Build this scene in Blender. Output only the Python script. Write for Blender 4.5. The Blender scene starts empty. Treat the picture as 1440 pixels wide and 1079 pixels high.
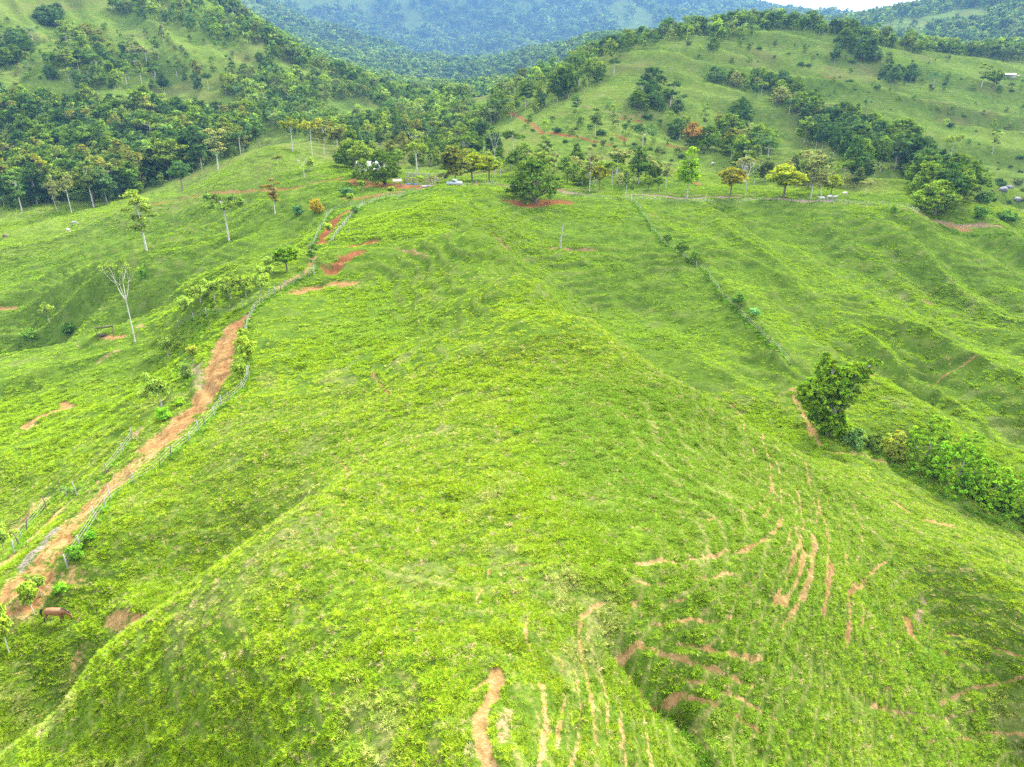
import bpy, math, random
import numpy as np
from mathutils import Vector, Matrix

# ------------------------------------------------------------------ camera, sky, sun, exposure
scene = bpy.context.scene
CZ = 60.0                      # camera height above the datum
PITCH = math.radians(24.0)
FPX = 1028.0                   # focal length in photo pixels (photo 1440 wide)
cam_data = bpy.data.cameras.new('camera')
cam_data.sensor_width = 36.0
cam_data.lens = 36.0 * FPX / 1440.0
cam_data.clip_start = 0.5
cam_data.clip_end = 30000
cam = bpy.data.objects.new('camera', cam_data)
cam.location = (0, 0, CZ)
cam.rotation_euler = (math.radians(90) - PITCH, 0, 0)
scene.collection.objects.link(cam)
scene.camera = cam

HAZE = 0.00018
SUN_EL, SUN_AZ = math.radians(40), math.radians(32)    # azimuth from +Y, clockwise
world = bpy.data.worlds.new('World')
scene.world = world
world.use_nodes = True
nt = world.node_tree
nt.nodes.clear()
out = nt.nodes.new('ShaderNodeOutputWorld')
bg = nt.nodes.new('ShaderNodeBackground')
bg.inputs['Strength'].default_value = 0.05
sky = nt.nodes.new('ShaderNodeTexSky')
sky.sky_type = 'NISHITA'
sky.sun_disc = False
sky.sun_elevation = SUN_EL
sky.sun_rotation = SUN_AZ
sky.air_density = 1.0
sky.dust_density = 2.0
# an overcast deck: mottled pale cloud over the clear sky
tc = nt.nodes.new('ShaderNodeTexCoord')
cn = nt.nodes.new('ShaderNodeTexNoise')
cn.inputs['Scale'].default_value = 3.0
cn.inputs['Detail'].default_value = 5.0
cr = nt.nodes.new('ShaderNodeValToRGB')
cr.color_ramp.elements[0].position = 0.30
cr.color_ramp.elements[0].color = (4.4, 4.8, 5.5, 1)
cr.color_ramp.elements[1].position = 0.72
cr.color_ramp.elements[1].color = (7.6, 7.8, 8.1, 1)
mx = nt.nodes.new('ShaderNodeMix')
mx.data_type = 'RGBA'
mx.inputs[0].default_value = 0.86
nt.links.new(tc.outputs['Generated'], cn.inputs['Vector'])
nt.links.new(cn.outputs['Fac'], cr.inputs['Fac'])
nt.links.new(sky.outputs['Color'], mx.inputs[6])
nt.links.new(cr.outputs['Color'], mx.inputs[7])
nt.links.new(mx.outputs[2], bg.inputs['Color'])
nt.links.new(bg.outputs[0], out.inputs['Surface'])

sun_data = bpy.data.lights.new('sun', 'SUN')
sun_data.energy = 1.5
sun_data.angle = math.radians(11)
sun_data.color = (1.0, 0.95, 0.86)
sun = bpy.data.objects.new('sun', sun_data)
sd = Vector((math.sin(SUN_AZ) * math.cos(SUN_EL), math.cos(SUN_AZ) * math.cos(SUN_EL), math.sin(SUN_EL)))
sun.rotation_euler = sd.to_track_quat('Z', 'Y').to_euler()
sun.location = (0, 0, 400)
scene.collection.objects.link(sun)

scene.view_settings.view_transform = 'Standard'
scene.view_settings.look = 'None'
scene.view_settings.gamma = 1.0
scene.view_settings.exposure = 4.25
scene.view_settings.use_curve_mapping = False
scene.render.engine = 'CYCLES'
cy = scene.cycles
cy.max_bounces = 5
cy.diffuse_bounces = 3
cy.glossy_bounces = 1
cy.transmission_bounces = 3
cy.transparent_max_bounces = 6
cy.volume_bounces = 0
cy.use_denoising = False
cy.use_adaptive_sampling = False
cy.caustics_reflective = False
cy.caustics_refractive = False

RNG = np.random.default_rng(7)
C = scene.collection

# ------------------------------------------------------------------ small numeric helpers
def sstep(a, b, x):
    t = np.clip((x - a) / (b - a), 0, 1)
    return t * t * (3 - 2 * t)

def hash2(ix, iy, seed):
    n = (ix.astype(np.int64) * 374761393 + iy.astype(np.int64) * 668265263 + seed * 974711) & 0xffffffff
    n = ((n ^ (n >> 13)) * 1274126177) & 0xffffffff
    return ((n ^ (n >> 16)) & 0xffff) / 65535.0

def vnoise(x, y, seed=0):
    fx, fy = np.floor(x), np.floor(y)
    ix, iy = fx.astype(np.int64), fy.astype(np.int64)
    tx, ty = x - fx, y - fy
    tx = tx * tx * tx * (tx * (tx * 6 - 15) + 10)
    ty = ty * ty * ty * (ty * (ty * 6 - 15) + 10)
    a = hash2(ix, iy, seed); b = hash2(ix + 1, iy, seed)
    c = hash2(ix, iy + 1, seed); d = hash2(ix + 1, iy + 1, seed)
    return (a + (b - a) * tx) * (1 - ty) + (c + (d - c) * tx) * ty

def fbm(x, y, scale, octs=3, seed=0):
    v, amp, tot, f = 0.0, 1.0, 0.0, 1.0 / scale
    for k in range(octs):
        ca, sa = math.cos(k * 1.1 + .4), math.sin(k * 1.1 + .4)
        v = v + amp * vnoise((x * ca - y * sa) * f, (x * sa + y * ca) * f, seed + k * 17)
        tot += amp; amp *= 0.5; f *= 2.03
    return v / tot          # 0..1

# ------------------------------------------------------------------ the lie of the land
# survey points: picture column, picture row, forward distance (m) -> a height at a place on the ground
SURVEY = '''
720 1079 19;600 1079 19.6;480 1079 20.5;340 1079 23;200 1079 25;90 1079 27;20 1060 29;150 920 34.5;300 815 39;400 735 43.5;480 680 49
720 900 26.5;720 800 33.5;720 700 42;700 600 57;690 500 76;680 400 108;660 330 142;640 290 176;622 263 213;560 800 33.5;600 900 26;420 950 25.5;300 950 27.5;600 700 43.5;560 620 58
820 800 33;820 700 43;820 600 56.5;800 500 75.5;760 440 93;560 560 69.5;600 460 98
1000 800 35.5;1000 700 45.5;950 620 57.5;1000 900 31;900 870 30.5;900 930 28.6;860 990 24.6;950 1000 27.6;1005 1060 25.5;850 1060 21.8;1060 1079 26.2;940 1079 23.8
1150 1000 31;1250 1060 32.5;1120 900 34.5;1120 780 41;1040 640 60
690 340 133;760 402 106.5;830 462 87.5;900 512 78;1000 572 70;1100 632 65.5
1230 840 44.2;1300 950 40;1380 1070 36;1440 1079 37
1400 960 41;1340 880 45.5;1200 720 56;1330 790 50;1440 880 43.8;1290 730 61;1440 790 55;1240 690 67
1180 660 73
20 850 44.5;100 730 57;190 640 70;260 580 81.5;300 540 89;320 490 100;336 450 112;385 412 122;430 372 140;462 320 175;482 298 190
60 930 41.5;120 850 46;180 870 43;0 1000 37.5;0 900 42;250 800 50;300 770 52;380 710 55;250 700 58;200 740 52.5;350 600 71;450 600 67;400 500 95;505 560 76;505 620 63;560 510 82;500 450 109
440 405 128;490 365 139;515 338 152;600 352 138;560 395 129;540 300 186;580 275 210
0 760 63.8;60 590 96.8;0 640 83.6;0 560 112.2;120 600 90.2;200 540 105.6;250 480 123.2;150 530 114.4
145 472 133;190 480 128;0 508 128;280 425 128;350 392 137;60 500 129
200 450 172.5;60 480 181.3;330 372 181.3;420 330 194.4
250 400 178;120 420 184;0 440 192;200 370 190;100 400 196;350 330 196;440 300 204
205 350 214;322 335 212;80 355 229;0 350 236;50 300 285;150 292 282;0 295 292;250 310 244;400 285 226
300 272 256;210 285 256;400 262 246;470 250 250;510 240 260;560 245 262;620 250 255;330 230 312;280 262 284;400 218 284;380 206 302;450 225 300
470 215 330;420 200 370
700 262 232;800 270 233;900 275 235;1000 277 237;1160 282 230;750 278 215;760 320 190;790 348 176;850 330 186;900 300 207
770 375 166;860 380 168;840 405 160;880 440 153;960 400 161;830 440 149
940 480 132.2;1020 520 120.3;1100 545 112.8;1165 600 95.4;1290 660 86.3;1440 735 77.0
1110 500 121.8;1040 455 139.7;985 395 164.8;1000 330 199.5;1100 300 224.7;1200 288 230.0;1300 298 215.2;1440 335 204.8
1000 352 182;1060 430 146;1130 480 128;1230 552 106;1330 595 97;1440 655 87
1090 360 184;1200 420 155;1290 480 133;1440 572 109
1180 460 147;1300 550 119;1440 625 103;1080 390 168
1300 425 171.6;1200 350 197.6;1400 450 166.4;1440 400 178.9;1350 360 191.4;1440 480 148.7
1340 270 260;1440 300 262
900 255 268;1000 240 300;850 205 330;740 215 320;730 182 370;690 190 395;650 230 330
860 140 405;830 112 450;930 180 385;1000 150 430;900 85 480;1000 58 560;1000 100 490;1100 100 510;1100 47 620;1200 62 640;1300 70 660;1440 90 660
1100 200 378;1200 150 440;1200 230 322;1300 150 465;1440 150 490;1400 250 335;1300 240 318;1150 255 280;1060 250 290;1440 200 410;1300 200 390
100 230 380;100 200 410;250 200 400;0 210 400;350 210 380;200 165 430;0 150 450
100 90 500;60 35 585;0 70 540;250 130 500;250 50 580;330 40 630;180 20 640;380 100 570;450 95 640;560 150 560;400 165 480;500 190 450;560 140 660;620 155 680;560 215 370;480 175 500
640 160 800;600 130 1300;640 100 2100;500 80 1900;700 125 1500;780 110 900;800 75 1500;840 62 1600;900 80 1400
400 40 3300;600 50 3900;760 50 3900;950 52 3300
'''
def ray(u, v):
    u = np.asarray(u, float); v = np.asarray(v, float)
    a, b = (u - 720) / FPX, (539.5 - v) / FPX
    return a, math.cos(PITCH) + b * math.sin(PITCH), -math.sin(PITCH) + b * math.cos(PITCH)

def project(x, y, z):
    """picture position of a point (checks only)"""
    zc = z - CZ
    d = y * math.cos(PITCH) - zc * math.sin(PITCH)
    up = y * math.sin(PITCH) + zc * math.cos(PITCH)
    return 720 + FPX * x / d, 539.5 - FPX * up / d

OY = -30.0
def polar(x, y):
    return np.arctan2(x, y - OY), np.log(np.hypot(x, y - OY))

_p = []
for t in SURVEY.replace('\n', ';').split(';'):
    if t.strip():
        _p.append([float(q) for q in t.split()])
_p = np.array(_p)
_a, _dy, _dz = ray(_p[:, 0], _p[:, 1])
_t = _p[:, 2] / _dy
PX, PY, PZ = _a * _t, _p[:, 2].copy(), _dz * _t + CZ
# places out of the picture, and the mountains (x, y, height above datum)
EXTRA = [(0, 4, 37), (20, 8, 33), (-20, 8, 33), (0, -20, 38), (45, 20, 20), (-45, 20, 22), (60, -25, 15), (-60, -25, 15), (0, -60, 35), (100, 40, 12), (-100, 40, 12),
         (0, -150, 20), (150, -120, 10), (-150, -120, 10), (250, 60, 10), (-250, 60, 5), (0, -600, 20), (700, 0, 40), (-700, 0, 40), (200, 150, 14), (-200, 150, 2), (-300, 280, 8), (-420, 420, 50), (330, 260, 18), (480, 400, 35),
         (-330, 750, 140), (-560, 640, 165), (-700, 400, 90), (-200, 720, 50), (-255, 705, 92), (560, 760, 68), (420, 800, 55), (300, 760, 60), (700, 600, 45),
         (330, 1000, 30), (600, 1050, 40), (900, 1000, 60), (-450, 1100, 130), (-250, 1000, 55),
         (-1500, 3600, 480), (-1500, 2000, 420), (-400, 4600, 520), (300, 4800, 520), (900, 4600, 390), (700, 2600, 130), (1000, 2600, 100),
         (850, 1800, 150), (1250, 1900, 190), (1550, 2200, 165), (620, 1700, 105), (1150, 2900, 175), (1500, 3600, 185), (2200, 3000, 200), (2600, 1500, 180), (-2600, 1500, 400),
         (-700, 6200, 700), (900, 6000, 480), (2200, 5500, 190), (3400, 4800, 190), (-3600, 4500, 560), (0, 9000, 500), (5000, 7000, 300), (-5000, 7000, 500), (9000, 500, 200), (-9000, 500, 300), (0, -9000, 100), (0, -2500, 60)]
for (u, v, d, k, dz) in ((700, 348, 132, 1.15, 3.5), (760, 402, 106, 1.16, 3.5), (830, 462, 87.5, 1.17, 5), (900, 512, 78, 1.15, 4.5), (1000, 572, 70, 1.13, 3.5), (1090, 627, 66, 1.12, 3),
                         (60, 1020, 31, 1.17, 3), (150, 920, 34.5, 1.16, 3), (300, 815, 39, 1.14, 2.6), (400, 735, 43.5, 1.12, 2)):
    a, dy, dz0 = ray(u, v); t = d * k / dy
    EXTRA.append((float(a * t), d * k, float(dz0 * t) + CZ - dz))
for (x, y, z) in EXTRA:
    PX = np.append(PX, x); PY = np.append(PY, y); PZ = np.append(PZ, z)

KT = 1.25
_q = np.stack(polar(PX, PY), 1) * np.array([KT, 1.0])
def _U(d2):
    return 0.5 * d2 * np.log(np.maximum(d2, 1e-12))
def _tps(q, z, lam):
    n = len(q)
    d2 = ((q[:, None] - q[None]) ** 2).sum(-1)
    A = np.zeros((n + 3, n + 3))
    A[:n, :n] = _U(d2) + lam * np.eye(n)
    A[:n, n] = 1; A[:n, n + 1:] = q
    A[n:, :n] = A[:n, n:].T
    return np.linalg.solve(A, np.concatenate([z, np.zeros(3)]))
_w = _tps(_q, PZ, 2e-5)
def land(x, y):
    th, lr = polar(np.asarray(x, float).ravel(), np.asarray(y, float).ravel())
    q0, q1 = th * KT, lr
    o = np.empty(len(q0))
    for s in range(0, len(q0), 60000):
        e = slice(s, s + 60000)
        d2 = (q0[e, None] - _q[None, :, 0]) ** 2 + (q1[e, None] - _q[None, :, 1]) ** 2
        o[e] = _U(d2) @ _w[:-3] + _w[-3] + _w[-2] * q0[e] + _w[-1] * q1[e]
    return o.reshape(np.shape(x))

# polar sheet of ground
D = math.radians
TH = np.concatenate([np.linspace(D(-180), D(-52), 30)[:-1], np.linspace(D(-52), D(-40), 60)[:-1], np.linspace(D(-40), D(40), 620),
                     np.linspace(D(40), D(52), 60)[1:], np.linspace(D(52), D(180), 30)[1:]])
RR = np.concatenate([np.geomspace(2, 42, 40)[:-1], np.geomspace(42, 290, 880)[:-1], np.geomspace(290, 1000, 280)[:-1], np.geomspace(1000, 9500, 130)])
NR, NC = len(RR), len(TH)
LR = np.log(RR)
# evaluate on every 4th row/column, then refine smoothly
_ri = np.linspace(0, NR - 1, NR // 3 + 1); _ci = np.linspace(0, NC - 1, NC // 2 + 1)
_lr = np.interp(_ri, np.arange(NR), LR); _th = np.interp(_ci, np.arange(NC), TH)
_R, _T = np.meshgrid(np.exp(_lr), _th, indexing='ij')
_zc = land(_R * np.sin(_T), _R * np.cos(_T) + OY)
def _refine(z, n_out, axis):
    z = np.moveaxis(z, axis, 0)
    n = z.shape[0]
    t = np.linspace(0, n - 1, n_out); i = np.clip(t.astype(int), 0, n - 2); f = (t - i)[:, None]
    g = lambda k: z[np.clip(i + k, 0, n - 1)]
    p0, p1, p2, p3 = g(-1), g(0), g(1), g(2)
    o = p1 + .5 * f * (p2 - p0 + f * (2 * p0 - 5 * p1 + 4 * p2 - p3 + f * (3 * (p1 - p2) + p3 - p0)))
    return np.moveaxis(o, 0, axis)
ZS = _refine(_refine(_zc, NR, 0), NC, 1)           # smooth land
GR, GT = np.meshgrid(RR, TH, indexing='ij')
GX, GY = GR * np.sin(GT), GR * np.cos(GT) + OY

def sample(grid, x, y):
    th, lr = polar(np.asarray(x, float), np.asarray(y, float))
    r = np.clip(np.interp(lr, LR, np.arange(NR)), 0, NR - 1.001)
    c = np.clip(np.interp(th, TH, np.arange(NC)), 0, NC - 1.001)
    i, j = r.astype(int), c.astype(int); f, g = r - i, c - j
    return (grid[i, j] * (1 - f) + grid[i + 1, j] * f) * (1 - g) + (grid[i, j + 1] * (1 - f) + grid[i + 1, j + 1] * f) * g

def at(u, v, grid=None):
    """ground point seen at a picture position: arrays x, y"""
    grid = ZS if grid is None else grid
    u = np.atleast_1d(np.asarray(u, float)); v = np.atleast_1d(np.asarray(v, float))
    a, dy, dz = ray(u, v)
    ys = np.geomspace(12, 6000, 1400)
    t = ys[None] / dy[:, None]
    x = a[:, None] * t; z = dz[:, None] * t + CZ
    g = sample(grid, x.ravel(), np.broadcast_to(ys, x.shape).ravel()).reshape(x.shape)
    hit = z < g
    k = np.where(hit.any(1), hit.argmax(1), 1399)
    k = np.maximum(k, 1)
    r = np.arange(len(u))
    d0 = (z - g)[r, k - 1]; d1 = (z - g)[r, k]
    f = np.clip(d0 / np.maximum(d0 - d1, 1e-9), 0, 1)
    y = ys[k - 1] + f * (ys[k] - ys[k - 1])
    return a / dy * y, y
# ------------------------------------------------------------------ bare soil, tracks and trodden lines (picture column row ...; half width m; strength; red; grey)
SOIL = [
 ('-20 868 20 842 60 792 110 727 165 672 205 640 240 606', 1.9, .72, .12, 0), ('-20 852 12 834 36 814', .8, .8, .5, 0),
 ('225 620 240 606 272 576 298 542 309 512 317 482 326 462', 2.3, 1, .35, 0), ('317 482 330 458 345 449', 1.7, 1, .6, 0), ('262 500 275 520 285 545', 1.1, .62, .1, .6),
 ('385 412 405 396 430 380 442 362', .9, .66, .3, 0), ('446 345 455 328 463 318 470 308', 2.1, 1, 1, 0), ('470 308 485 300 508 291', 1.3, .85, .9, 0),
 ('378 383 385 375 395 370', .7, .7, .5, 0), ('418 410 440 402 470 398 492 397', 1.7, .85, .4, 0), ('482 348 500 343 527 337', 1.3, .95, .9, 0), ('470 376 478 367 502 356', 1.7, .98, .95, 0),
 ('455 372 462 380', .9, .8, .9, 0), ('545 345 570 352 600 362', .7, .55, .7, .3),
 ('470 256 510 256 560 262 600 260', 4.5, .8, .85, 0), ('560 268 520 276 490 280', 3.0, .56, .8, 0),
 ('210 286 250 279 300 272 350 268 400 263 440 257 480 250', 1.1, .72, .8, 0), ('300 272 350 268', 1.5, .6, .5, .3), ('440 215 470 225 490 235', 4, .5, .4, .4),
 ('640 259 700 259 760 264 790 268', 1.8, .9, .9, .2), ('790 269 850 272 900 275 1000 277 1170 283', 1.5, .95, .1, .75), ('760 266 850 268 950 272 1060 274', 1.0, .6, .4, .5),
 ('720 283 750 286 790 283', 3.6, .84, .9, 0),
 ('1180 285 1240 293 1280 299', 1.3, .75, .7, .5), ('1280 298 1330 299 1380 310 1445 328', 1.5, .74, .45, .5), ('1340 303 1365 310', 1.2, .9, .6, 0),
 ('712 155 740 170 762 186', 1.3, .95, .7, 0), ('762 186 800 190 850 200 860 203', 1.7, 1, 1, 0), ('870 165 900 168', 2.2, .75, 1, 0), ('865 190 880 196', 1.6, .8, 1, 0), ('875 214 905 222', 2.2, .9, .9, 0),
 ('905 222 940 235 965 247 985 260', 1.5, .9, .7, 0), ('1160 101 1178 103', 1.4, .8, 1, 0), ('1212 113 1220 115', 1.2, .7, 1, 0), ('1293 166 1316 164', 1.2, .9, .9, 0), ('940 210 980 220', 1.8, .6, .9, 0), ('820 150 860 158 920 165', 2.5, .5, .6, .3),
 ('35 597 68 583 98 571', .9, .95, .35, 0), ('30 602 45 598', 1.2, .8, .1, 0), ('88 566 92 574', .8, .9, .4, 0),
 ('147 474 172 470', 1.4, .8, .3, 0), ('195 458 212 457', 1.0, .6, .2, .2), ('168 505 150 512 140 516', .7, .6, .1, .3), ('95 485 120 490', .5, .5, .2, .2),
 ('150 665 120 690 90 712 40 758 0 798', 1.0, .66, .1, 0), ('80 742 30 796', .8, .62, 0, 1), ('195 608 180 625', .9, .62, .1, .4), ('65 700 20 745', 1.3, .55, .1, 0),
 ('157 872 185 877 203 870', .75, .8, .2, 0), ('90 790 86 830', .5, .45, .15, 0), ('120 920 100 960', .5, .5, .3, 0), ('112 815 100 800', .7, .6, .2, 0),
 ('692 1085 676 1040 674 1005 688 985 700 955 697 942', .36, .95, .25, 0), ('697 945 672 962 658 972', .14, .75, .2, 0), ('705 1040 712 1000', .4, .56, .1, .3),
 ('868 916 895 906 940 921 1000 938 1060 961', .17, .85, .2, 0), ('880 930 905 965 925 981', .24, .98, .9, 0), ('922 981 960 974 1020 1000 1075 1035', .22, .85, .4, 0),
 ('843 846 818 868 813 890 822 935 832 985 838 1045', .15, .85, .2, 0), ('845 944 855 985 853 1030', .15, .8, .1, 0), ('813 866 850 846 900 842', .13, .72, .1, 0),
 ('788 925 794 985 780 1060', .13, .7, .1, 0), ('808 940 818 1000 812 1050 800 1079', .12, .7, .1, .1), ('742 870 738 895 748 915', .13, .75, .1, 0), ('690 800 678 830 668 848', .12, .7, .1, 0), ('715 860 720 900', .1, .6, .1, 0), ('905 1000 915 1079', .12, .7, .1, 0),
 ('1100 850 1122 812 1132 775 1118 745', .24, .85, .15, 0), ('1128 840 1142 800 1146 765 1136 748', .26, .9, .25, .1), ('1158 862 1168 815 1172 790', .22, .9, .55, .1), ('1190 905 1196 862 1193 835 1205 818', .25, .9, .5, .1), ('1212 880 1216 850', .2, .8, .6, .2),
 ('1200 828 1224 806 1246 792', .2, .75, .2, 0), ('1105 770 1120 720 1105 690', .14, .7, .1, 0), ('1085 760 1100 720 1095 670 1080 630', .14, .7, .1, 0),
 ('1276 872 1282 892', .42, .95, .5, 0), ('1240 975 1255 962', .2, .6, .3, 0), ('1325 985 1375 966 1445 951', .2, .88, .2, 0), ('1290 902 1335 922 1390 931', .17, .8, .2, 0), ('1260 1000 1310 1005 1380 1000', .18, .6, .1, .2), ('1300 845 1290 870', .4, .6, .4, .5),
 ('720 756 780 748 860 748 940 740 1010 728 1068 715 1084 690 1080 650 1062 606', .14, .78, .2, 0), ('705 802 760 791 830 795 900 788 1000 780 1085 760 1108 722', .12, .7, .2, 0), ('1040 640 1070 700 1050 735', .1, .55, .2, 0), ('840 845 920 850 1000 838 1060 815', .11, .6, .2, 0),
 ('470 640 492 668 482 712', .2, .7, .2, 0), ('522 520 548 548', .25, .75, .4, 0), ('525 630 515 655 520 680', .12, .6, .2, 0),
 ('1112 560 1128 590 1142 615 1150 632', .55, .86, .2, 0), ('1080 575 1112 560', .3, .55, .2, 0), ('1000 568 1040 590', .5, .5, .1, 0), ('1118 640 1142 655', .3, .8, .8, 0),
 ('1262 710 1298 730 1345 742', 1.0, .72, .2, 0), ('1165 640 1205 642 1245 652', .55, .62, .2, 0), ('1400 770 1440 785', .4, .5, .3, 0),
 ('1200 546 1252 536', .35, .62, .5, 0), ('1300 538 1345 520 1440 508', .3, .62, .2, 0), ('1340 520 1330 510', .25, .5, .2, 0), ('1250 400 1310 405', .3, .5, .4, 0),
 ('1297 422 1308 424', .9, .95, .6, .2), ('696 330 712 352', .7, .75, .8, .2), ('768 347 840 351', .6, .7, .4, .2), ('915 305 937 303', .7, .8, 1, 0), ('970 375 1000 373', .5, .4, .6, 0),
 ('-5 440 22 436', .9, .9, .4, 0), ('250 842 287 830', .25, .7, .2, .8),
 ('880 792 960 787 1040 776 1092 748', .2, .7, .15, 0), ('1060 600 1083 660 1090 706 1064 742', .2, .7, .1, 0), ('1120 690 1131 740 1112 800 1088 848', .2, .75, .15, 0), ('1150 702 1166 760 1161 822', .2, .75, .2, 0), ('950 905 1010 914 1082 926', .2, .7, .15, 0),
 ('960 952 1030 976 1092 1012', .2, .72, .15, 0), ('900 880 960 871 1042 866', .2, .65, .1, 0), ('868 822 950 816 1032 804', .2, .68, .1, 0), ('1180 742 1192 792', .2, .7, .2, 0), ('762 962 769 1020 757 1079', .2, .68, .1, 0), ('870 1002 881 1079', .2, .68, .1, 0),
 ('1020 560 1060 640 1066 700', .2, .6, .1, 0), ('1130 660 1150 720 1140 790', .2, .65, .1, 0), ('1195 700 1215 745 1205 790', .2, .6, .15, 0), ('1100 880 1120 850 1128 830', .2, .7, .15, 0), ('1225 990 1262 1000 1300 1030', .2, .6, .2, 0), ('1330 890 1390 905 1445 925', .2, .7, .2, 0), ('1300 1045 1370 1030 1445 1035', .2, .65, .2, 0),
 ('1100 400 1180 396 1240 404', .2, .5, .3, .2), ('1120 372 1200 366 1290 372', .2, .5, .3, .2), ('1290 455 1360 440 1440 436', .22, .5, .3, .2), ('700 372 760 366 800 372', .2, .5, .3, .2),
]
def seg_dist(x, y, pts):
    best = np.full(x.shape, 1e9)
    for (ax, ay), (bx, by) in zip(pts[:-1], pts[1:]):
        dx, dy = bx - ax, by - ay
        t = np.clip(((x - ax) * dx + (y - ay) * dy) / max(dx * dx + dy * dy, 1e-9), 0, 1)
        best = np.minimum(best, np.hypot(x - ax - t * dx, y - ay - t * dy))
    return best

def pixline(s, step=8):
    q = np.array([float(t) for t in s.split()]).reshape(-1, 2)
    n = [q[0]]
    for a, b in zip(q[:-1], q[1:]):
        k = max(1, int(np.hypot(*(b - a)) / step))
        for j in range(1, k + 1):
            n.append(a + (b - a) * j / k)
    n = np.array(n)
    x, y = at(n[:, 0], n[:, 1])
    return np.stack([x, y], 1)

soil = np.zeros((NR, NC)); red = np.zeros((NR, NC)); grey = np.zeros((NR, NC)); dig = np.zeros((NR, NC))
MOT = fbm(GX, GY, .9, 3, 8)
WOB = fbm(GX, GY, 1.6, 3, 5) - .5
for (s, hw, st, rd, gy) in SOIL:
    if hw < .32: hw *= .86
    pts = pixline(s)
    k = np.ones(len(pts), bool)                     # drop jumps across a hidden valley
    for i in range(1, len(pts)):
        if np.hypot(*(pts[i] - pts[i - 1])) > 14 + .05 * np.hypot(*pts[i]):
            k[i] = False
    pts = pts[k]
    if len(pts) < 2:
        pts = np.vstack([pts, pts + .01])
    m = hw * 3 + 1
    th0, lr0 = polar(pts[:, 0], pts[:, 1]); rr = np.exp(lr0)
    i0 = max(np.searchsorted(RR, rr.min() - m) - 1, 0); i1 = np.searchsorted(RR, rr.max() + m) + 1
    j0 = max(np.searchsorted(TH, th0.min() - m / rr.min()) - 1, 0); j1 = np.searchsorted(TH, th0.max() + m / rr.min()) + 1
    sl = (slice(i0, i1), slice(j0, j1))
    d = seg_dist(GX[sl], GY[sl], pts) + WOB[sl] * hw * 1.1
    f = st * (1 - sstep(hw * .30, hw * 1.45, d))
    f = f * np.clip(.42 + 1.15 * MOT[sl], .3, 1.12)
    up = f > soil[sl]
    soil[sl] = np.where(up, f, soil[sl]); red[sl] = np.where(up, np.maximum(rd, .75 * np.exp(-((d - .85) / .28) ** 2)) if hw > 1.3 and st > .7 else rd, red[sl]); grey[sl] = np.where(up, gy, grey[sl])
    dig[sl] = np.maximum(dig[sl], (1 - sstep(hw * .5, hw * 1.3, d)) * min(.3, .1 + .12 * hw) * st + (.14 * np.exp(-((d - .8) / .2) ** 2) if hw > 1.3 and st > .7 else 0))

# ------------------------------------------------------------------ relief finer than the survey
gzr = np.gradient(ZS, axis=0) / np.gradient(GR, axis=0)
gzt = np.gradient(ZS, axis=1) / (GR * np.gradient(GT, axis=1))
SLOPE = np.hypot(gzr, gzt)
N6 = fbm(GX, GY, 7, 2, 21) - .5
N25 = fbm(GX, GY, 26, 3, 31)
DZ = .74
_pz = ZS + 1.1 * N6 + 1.3 * (fbm(GX, GY, 15, 2, 43) - .5) + .5 * (fbm(GX, GY, 2.2, 2, 41) - .5)
DZ2 = 1.25
FARB = sstep(105, 118, GR)
PH1, PH2 = _pz / DZ, (_pz + .9 * N6) / DZ2
PHASE = np.where(FARB > .5, PH2, PH1)
TERR = sstep(.09, .27, SLOPE) * sstep(.24, .46, N25) * (1 - sstep(330, 480, GR))
TERR = np.maximum(TERR, .9 * sstep(.07, .2, SLOPE) * sstep(.2, .4, N25) * np.maximum(sstep(20, 45, GX) * sstep(75, 100, GY), sstep(-45, -75, GX) * sstep(110, 140, GY)) * (1 - sstep(300, 400, GR)))
TERR = TERR * (1 - .25 * sstep(5, -10, GX) * sstep(75, 55, GY)) * (.8 + .2 * sstep(.38, .6, fbm(GX, GY, 9, 2, 47)))
_near = 1 - sstep(600, 1500, GR)
Z = ZS + _near * (1.3 * N6 * sstep(60, 200, GR) * .9 + .35 * N6 + .42 * (fbm(GX, GY, 1.3, 2, 51) - .5))
Z = Z - TERR / (2 * math.pi) * (DZ * .95 * (1 - FARB) * np.sin(2 * math.pi * PH1) + DZ2 * 1.4 * FARB * np.sin(2 * math.pi * PH2)) * (1 - sstep(260, 310, GR))
_bz = sstep(300, 800, GR)
_sp = (1 - np.abs(2 * fbm(GX + .2 * GY, GY * .22 + 40, 24, 3, 67) - 1) * 1.9)
Z = Z + sstep(18, 42, GX) * sstep(84, 118, GY) * (1 - sstep(205, 235, GY)) * (_sp - .5) * 5.2
_sp2 = (1 - np.abs(2 * fbm(GX * .35 + 90, GY - .5 * GX, 26, 3, 68) - 1) * 1.9)
Z = Z + sstep(-42, -62, GX) * sstep(95, 130, GY) * (1 - sstep(225, 260, GY)) * (_sp2 - .5) * 3.6
_fa = GX * .33 + GY * .94; _fl = GX * .94 - GY * .33
_fold = 1 - np.abs(2 * fbm(_fa, _fl * .2 + 300, 42, 3, 65) - 1) * 1.9
Z = Z + sstep(290, 380, GR) * (1 - sstep(750, 1000, GR)) * sstep(20, 110, GX) * (_fold - .55) * 9
_fold2 = 1 - np.abs(2 * fbm(GX * .8 + GY * .6, (GY * .8 - GX * .6) * .3, 40, 3, 66) - 1) * 1.9
Z = Z + sstep(400, 480, GR) * (1 - sstep(750, 1000, GR)) * sstep(-20, -110, GX) * (_fold2 - .55) * 8
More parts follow.
